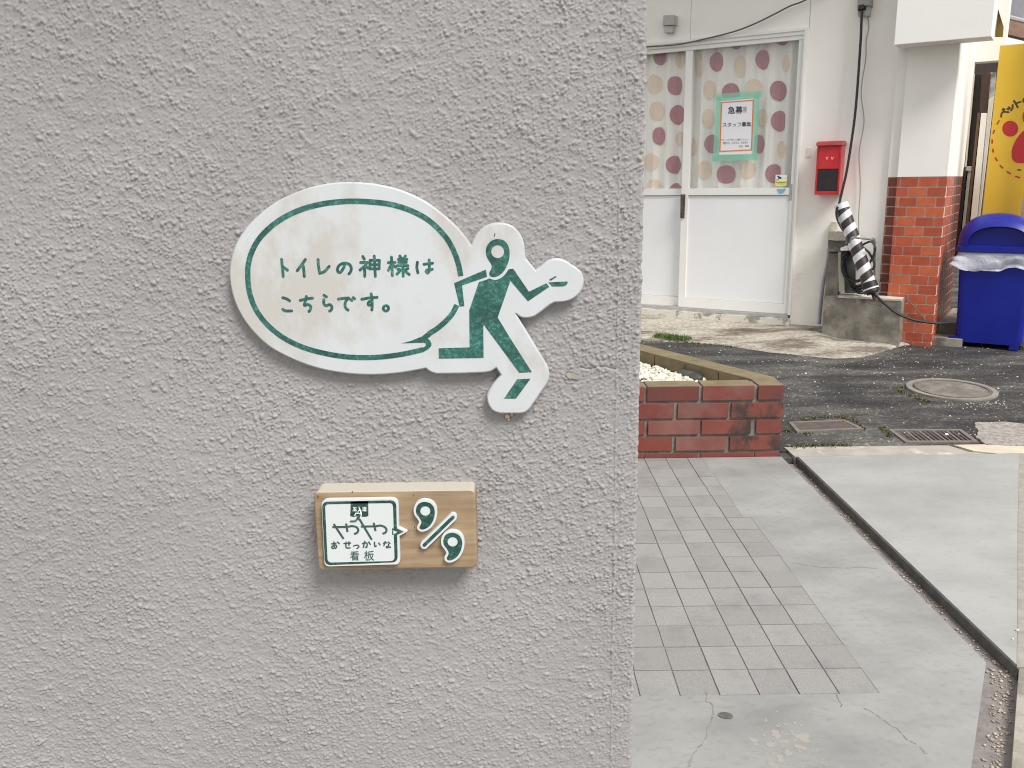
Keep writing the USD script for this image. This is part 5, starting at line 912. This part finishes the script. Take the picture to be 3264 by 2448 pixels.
def bag_mat():
    N = {'d': ('principled_bsdf', {'base_color': (.74, .76, .84), 'roughness': .3}), 't': ('translucent_bsdf', {'color': (.7, .72, .8)}), 'c': ('transparent_bsdf', {'color': (.95, .95, .98)}), 'm': ('mix_closure', {'fac': .3}), 'm2': ('mix_closure', {'fac': .18}),
         'g': ('geometry', {}), 'n': ('noise_texture', {'scale': 55, 'detail': 4, 'distortion': 1.2}), 'bu': ('bump', {'strength': .8, 'distance': .006})}
    return usdkit.material(stage, '/World/Looks/bin_bag', N, [('g.position', 'n.vector'), ('n.fac', 'bu.height'), ('bu.normal', 'd.normal'), ('d.BSDF', 'm.closure1'), ('t.BSDF', 'm.closure2'), ('m.closure', 'm2.closure1'), ('c.BSDF', 'm2.closure2')], surface='m2.closure')
solo('bin_bag', grid_mesh(BG), bag_mat(), 'crumpled white plastic bag folded over the rim of the blue bin', 'bag', smooth=True)

# ------------------------------------------------------------------ apron, manhole, drains, stones, plants
ed = [at_g(*q) for q in [(1900, 1072), (2040, 1085), (2150, 1090), (2300, 1103), (2430, 1118), (2542, 1133), (2600, 1140), (2660, 1143), (2740, 1140), (2803, 1124), (2850, 1108), (2905, 1095)]]
eu, eo = np.array([np.dot(p - O0, EE) for p in ed]), np.array([np.dot(p - O0, EN) for p in ed])
U_ = np.linspace(-3.5, eu[-1], 160); W_ = np.interp(U_, eu, eo); rga = np.random.default_rng(9); W_ = W_ + gaussian_filter(rga.normal(0, .05, len(U_)), 2.2) ; W_ = np.maximum(W_, .06)
T_ = np.linspace(0, 1, 34); Pa = np.zeros((len(T_), len(U_), 3))
zw_ = np.interp(U_, [-3, uR, uR + .25, bu0 + .1, eu[-1]], [zS - .075, zS - .075, .11, .07, .06])
for i, t in enumerate(T_):
    off = -.02 + (W_ + .02) * t; X = O0[None] + EE * U_[:, None] + EN * off[:, None]; g_ = gz(X[:, 0], X[:, 1]); s_ = 1 - t; s_ = s_ ** 1.4
    X[:, 2] = g_ * (1 - s_) + np.maximum(zw_, g_) * s_ + .012 * (1 - t ** 6) - .006 * (t > .99); X[:, 2] += .004 * (meshkit.fbm(X * 6) ) ; Pa[i] = X
def apron_mat():
    N = {'g': ('geometry', {}), 'mp': ('mapping', {'rotation': (0, 0, .568), 'scale': (.8, 2.4, 1)}), 'n': ('noise_texture', {'scale': 2.2, 'detail': 8, 'roughness': .66}), 'r': ('rgb_ramp', {'ramp': [(.33, (.10, .082, .066)), (.42, (.185, .16, .13)), (.48, (.32, .295, .25)), (.60, (.415, .385, .33)), (.72, (.28, .255, .215))]}),
         'n2': ('noise_texture', {'scale': 38, 'detail': 5, 'roughness': .7}), 'r2': ('rgb_ramp', {'ramp': [(.35, (.62, .6, .58)), (.6, (1.1, 1.1, 1.1))]}), 'm': ('mix_color', {'blend_type': 'multiply', 'fac': 1., 'use_clamp': False}), 'bu': ('bump', {'strength': .6, 'distance': .006}), 'p': ('principled_bsdf', {'roughness': .85, 'specular_ior_level': .3})}
    return usdkit.material(stage, '/World/Looks/stained_apron', N, [('g.position', 'mp.vector'), ('mp.vector', 'n.vector'), ('n.fac', 'r.fac'), ('g.position', 'n2.vector'), ('n2.fac', 'r2.fac'), ('r.color', 'm.a'), ('r2.color', 'm.b'), ('m.result', 'p.base_color'), ('n2.fac', 'bu.height'), ('bu.normal', 'p.normal')], surface='p.BSDF')
struct('concrete_apron', grid_mesh(Pa), apron_mat(), True)

def gdisc(cx_, cy_, r0, r1, z0, z1, n=56):
    s = Point(0, 0).buffer(r1, 16) if r0 <= 0 else Point(0, 0).buffer(r1, 16).difference(Point(0, 0).buffer(r0, 16))
    c = np.array([cx_, cy_, float(gz(cx_, cy_))]); m = slab(s, c, X3, np.array([0, 1, .03]), z0, z1); return m
q = kk(2500, 1100, .36174)
mc_ = at_g(*q(1470, 398)); ml, mr = at_g(*q(1045, 378)), at_g(*q(1893, 450)); MR = np.linalg.norm((mr - ml)[:2]) / 2 * .97
mh = thing('manhole_cover', 'round worn concrete manhole cover with a raised ring in the asphalt', 'manhole', (mc_[0], mc_[1], gz(mc_[0], mc_[1])))
CON3 = mat('worn_cover', (.11, .10, .088), .8, (.165, .15, .135), 14, 6, bump=.6, bscale=140, bdist=.003, c3=(.24, .225, .20), s3=6, lo3=.55, hi3=.7)
obj('ring', gdisc(mc_[0], mc_[1], MR * .87, MR, -.05, .010), mat('collar_concrete', (.17, .155, .135), .85, (.24, .222, .195), 14, 5, bump=.6, bscale=140, bdist=.003, bevel=.006), mh)
obj('lid', gdisc(mc_[0] + .006, mc_[1], 0, MR * .85, -.05, .006), CON3, mh)
obj('lid_groove', gdisc(mc_[0], mc_[1], 0, MR * .9, -.06, -.006), DARKCONC, mh)
obj('lid_rim', gdisc(mc_[0] + .006, mc_[1], MR * .79, MR * .825, .003, .0105), CON3, mh)
for nm, pts, bars, lab in [('drain_cover', [(35, 682), (535, 662), (700, 752), (110, 778)], 0, 'flat brown iron drain plate in the asphalt behind the planter corner'), ('drain_grate', [(915, 745), (1562, 747), (1712, 866), (1068, 868)], 16, 'ribbed brown iron drain grate in the asphalt by the kerb')]:
    C_ = np.array([at_g(*q(*p)) for p in pts]); ctr = C_.mean(0); d_ = thing(nm, lab, 'drain cover' if bars == 0 else 'drain grate', ctr)
    IR = mat('rusty_iron', (.065, .046, .042), .75, (.10, .074, .068), 40, 5, bump=.5, bscale=200, bdist=.002) if 'rusty_iron' not in MATS else MATS['rusty_iron']
    P2 = Polygon(C_[:, :2]); zc_ = float(gz(*ctr[:2])); OO = np.array([0, 0, zc_])
    obj('frame', slab(P2.difference(P2.buffer(-.018, join_style=2)), OO, X3, Y3, -.06, .006), mat('frame_iron', (.12, .105, .095), .8, (.17, .155, .14), 30), d_) if 'frame_iron' not in MATS else obj('frame', slab(P2.difference(P2.buffer(-.018, join_style=2)), OO, X3, Y3, -.06, .006), MATS['frame_iron'], d_)
    IN = P2.buffer(-.020, join_style=2)
    obj('plate', slab(IN, OO, X3, Y3, -.06, -.010 if bars else .004), IR, d_)
    for i in range(bars):
        t0, t1 = (i + .18) / bars, (i + .62) / bars; L_ = lambda t, a, b: C_[a][:2] + (C_[b][:2] - C_[a][:2]) * t
        obj('bar', slab(Polygon([L_(t0, 0, 1), L_(t1, 0, 1), L_(t1, 3, 2), L_(t0, 3, 2)]).intersection(IN), OO, X3, Y3, -.010, .004), MATS['frame_iron'] if i % 3 == 0 else IR, d_)
gp_ = [at_g(*q(*p))[:2] for p in [(1640, 700), (1760, 680), (1900, 672), (2050, 690), (2300, 720), (2500, 800), (2500, 895), (1800, 895), (1740, 860), (1700, 790)]]
gc = np.mean(gp_, 0)
struct('crumbled_patch', slab(fuzz2(Polygon(gp_).buffer(0), 3, .012, .02), np.array([0, 0, float(gz(*gc))]), X3, np.array([0, 1, .0]), -.02, .0045), mat('crumbled_concrete', (.19, .17, .16), .9, (.34, .31, .285), 45, 5, bump=.9, bscale=90, bdist=.006))
# small white grit on the asphalt
gr = []
for _ in range(3600):
    x, y = rng.uniform(.6, 5), 3.4 + 2.2 * rng.random() ** 1.2
    gr.append((x, y, gz(x, y) + .001))
for _ in range(140):
    p = at_g(*q(rng.normal(1750, 130), rng.normal(520, 25))); gr.append((p[0], p[1], p[2] + .001))
for _ in range(300):
    p = at_g(*q(rng.uniform(-100, 1100), rng.normal(80, 60))); gr.append((p[0], p[1], p[2] + .001))
gr = np.array(gr); keep = [not (np.hypot(g[0] - mc_[0], g[1] - mc_[1]) < MR and rng.random() < .93) and not (g[1] < 4.6 and inner.buffer(.1).contains(Point(g[0], g[1]))) for g in gr]; gr = gr[keep]
tag(obj('white_grit', pebbles(gr, .0014 + .0055 * rng.random(len(gr)) ** 4, ICO0, rng), mat('white_grit_stone', (.46, .44, .40), .7, (.24, .225, .20), 70, 2), smooth=True), 'scattered tiny pale stones on the dark asphalt', 'grit', kind='stuff')
for (px, py, r, lab) in [(2568, 1193, .0085, 'white pebble alone on dark asphalt right of the planter'), (3017, 1388, .0085, 'white pebble lying on the ribbed drain grate'), (2724, 1139, .006, 'small white pebble on asphalt near the edge of the apron'), (2878, 1212, .006, 'small white pebble just left of the manhole ring'), (3181, 1240, .006, 'small white pebble at the right rim of the manhole')]:
    p = at_g(px, py); solo('white_stone', pebbles([(p[0], p[1], p[2] + r * .45)], [r], ICO1, rng), MATS['white_pebble'], lab, 'pebble', smooth=True)
for (px, py, r, lab) in [(3243, 2011, .0052, 'white pebble at the slanted edge of the right concrete slab'), (3228, 2038, .003, 'tiny white pebble nearest the slanted slab edge, below a larger one'), (3215, 2160, .0032, 'cream pebble in the gutter at its bend')]:
    p = at_z(px, py, .004 if py < 2100 else -.042); solo('white_stone', pebbles([(p[0], p[1], p[2] + r * .45)], [r], ICO1, rng), MATS['white_pebble'], lab, 'pebble', smooth=True)

def blades(centers, h, w, rg):
    vs, fs = [], []
    for k, c in enumerate(centers):
        a = rg.uniform(0, 2 * np.pi); d = np.array([math.cos(a), math.sin(a), 0]); s = np.array([-d[1], d[0], 0]); hh = h * rg.uniform(.4, 1.1); l = rg.uniform(.2, .8) * hh
        vs += [c - s * w / 2, c + s * w / 2, c + d * l * .4 + Z3 * hh * .6 + s * w * .35, c + d * l * .4 + Z3 * hh * .6 - s * w * .35, c + d * l + Z3 * hh]; b = 5 * k; fs += [[b, b + 1, b + 2], [b, b + 2, b + 3], [b + 3, b + 2, b + 4]]
    return trimesh.Trimesh(np.array(vs), np.array(fs), process=False)
def leafm(name, a, b):
    return mat(name, a, .6, b, 60, 3)
GR, MO_ = leafm('green_grass', (.045, .095, .015), (.09, .15, .035)), leafm('moss', (.06, .063, .018), (.11, .10, .035))
k5 = kk(2000, 1050, .27125)
gc_ = []
for _ in range(900):
    t = rng.random(); x = 330 + 380 * t + rng.normal(0, 25); y = 85 + 45 * t + rng.normal(0, 12) + 20; p = at_g(*k5(x, y)); gc_.append(p + [0, 0, .015])
tag(obj('grass_tuft', blades(gc_, .026, .004, rng), GR), 'low green grass tuft at the edge of the stained apron', 'grass', kind='stuff')
gc_ = []
def along(pts, n, sx, sy, fn):
    p = cr(pts); 
    for _ in range(n):
        a = p[rng.integers(len(p))]; gc_.append(at_g(*fn(a[0] + rng.normal(0, sx), a[1] + rng.normal(0, sy))))
along([(180, 115), (300, 120), (700, 150), (900, 175), (1200, 190), (1350, 195)], 900, 30, 10, k5)
along([(170, 650), (300, 640), (480, 638), (600, 660), (700, 740)], 350, 12, 7, q); along([(40, 760), (200, 785)], 120, 20, 6, q); along([(850, 735), (900, 770), (930, 800)], 260, 12, 10, q)
along([(1020, 370), (1010, 400), (1090, 440), (1200, 480), (1280, 500)], 300, 10, 7, q); along([(80, 905), (250, 895), (420, 890), (560, 885)], 500, 25, 8, q); along([(560, 30), (700, 20), (800, 45)], 200, 25, 8, q)
gc_ = [g for g in gc_ if not inner.buffer(.1).contains(Point(g[0], g[1]))]
tag(obj('moss_patches', blades(gc_, .008, .006, rng), MO_), 'thin olive moss along the apron edge, drain frames and kerb', 'moss', kind='stuff')
gc_ = []
along([(1010, 1530), (1030, 1515), (1042, 1505)], 250, 14, 10, z3)
tag(obj('weeds', blades(gc_, .03, .005, rng), MO_), 'dull weeds on the asphalt behind the bin base', 'weeds', kind='stuff')
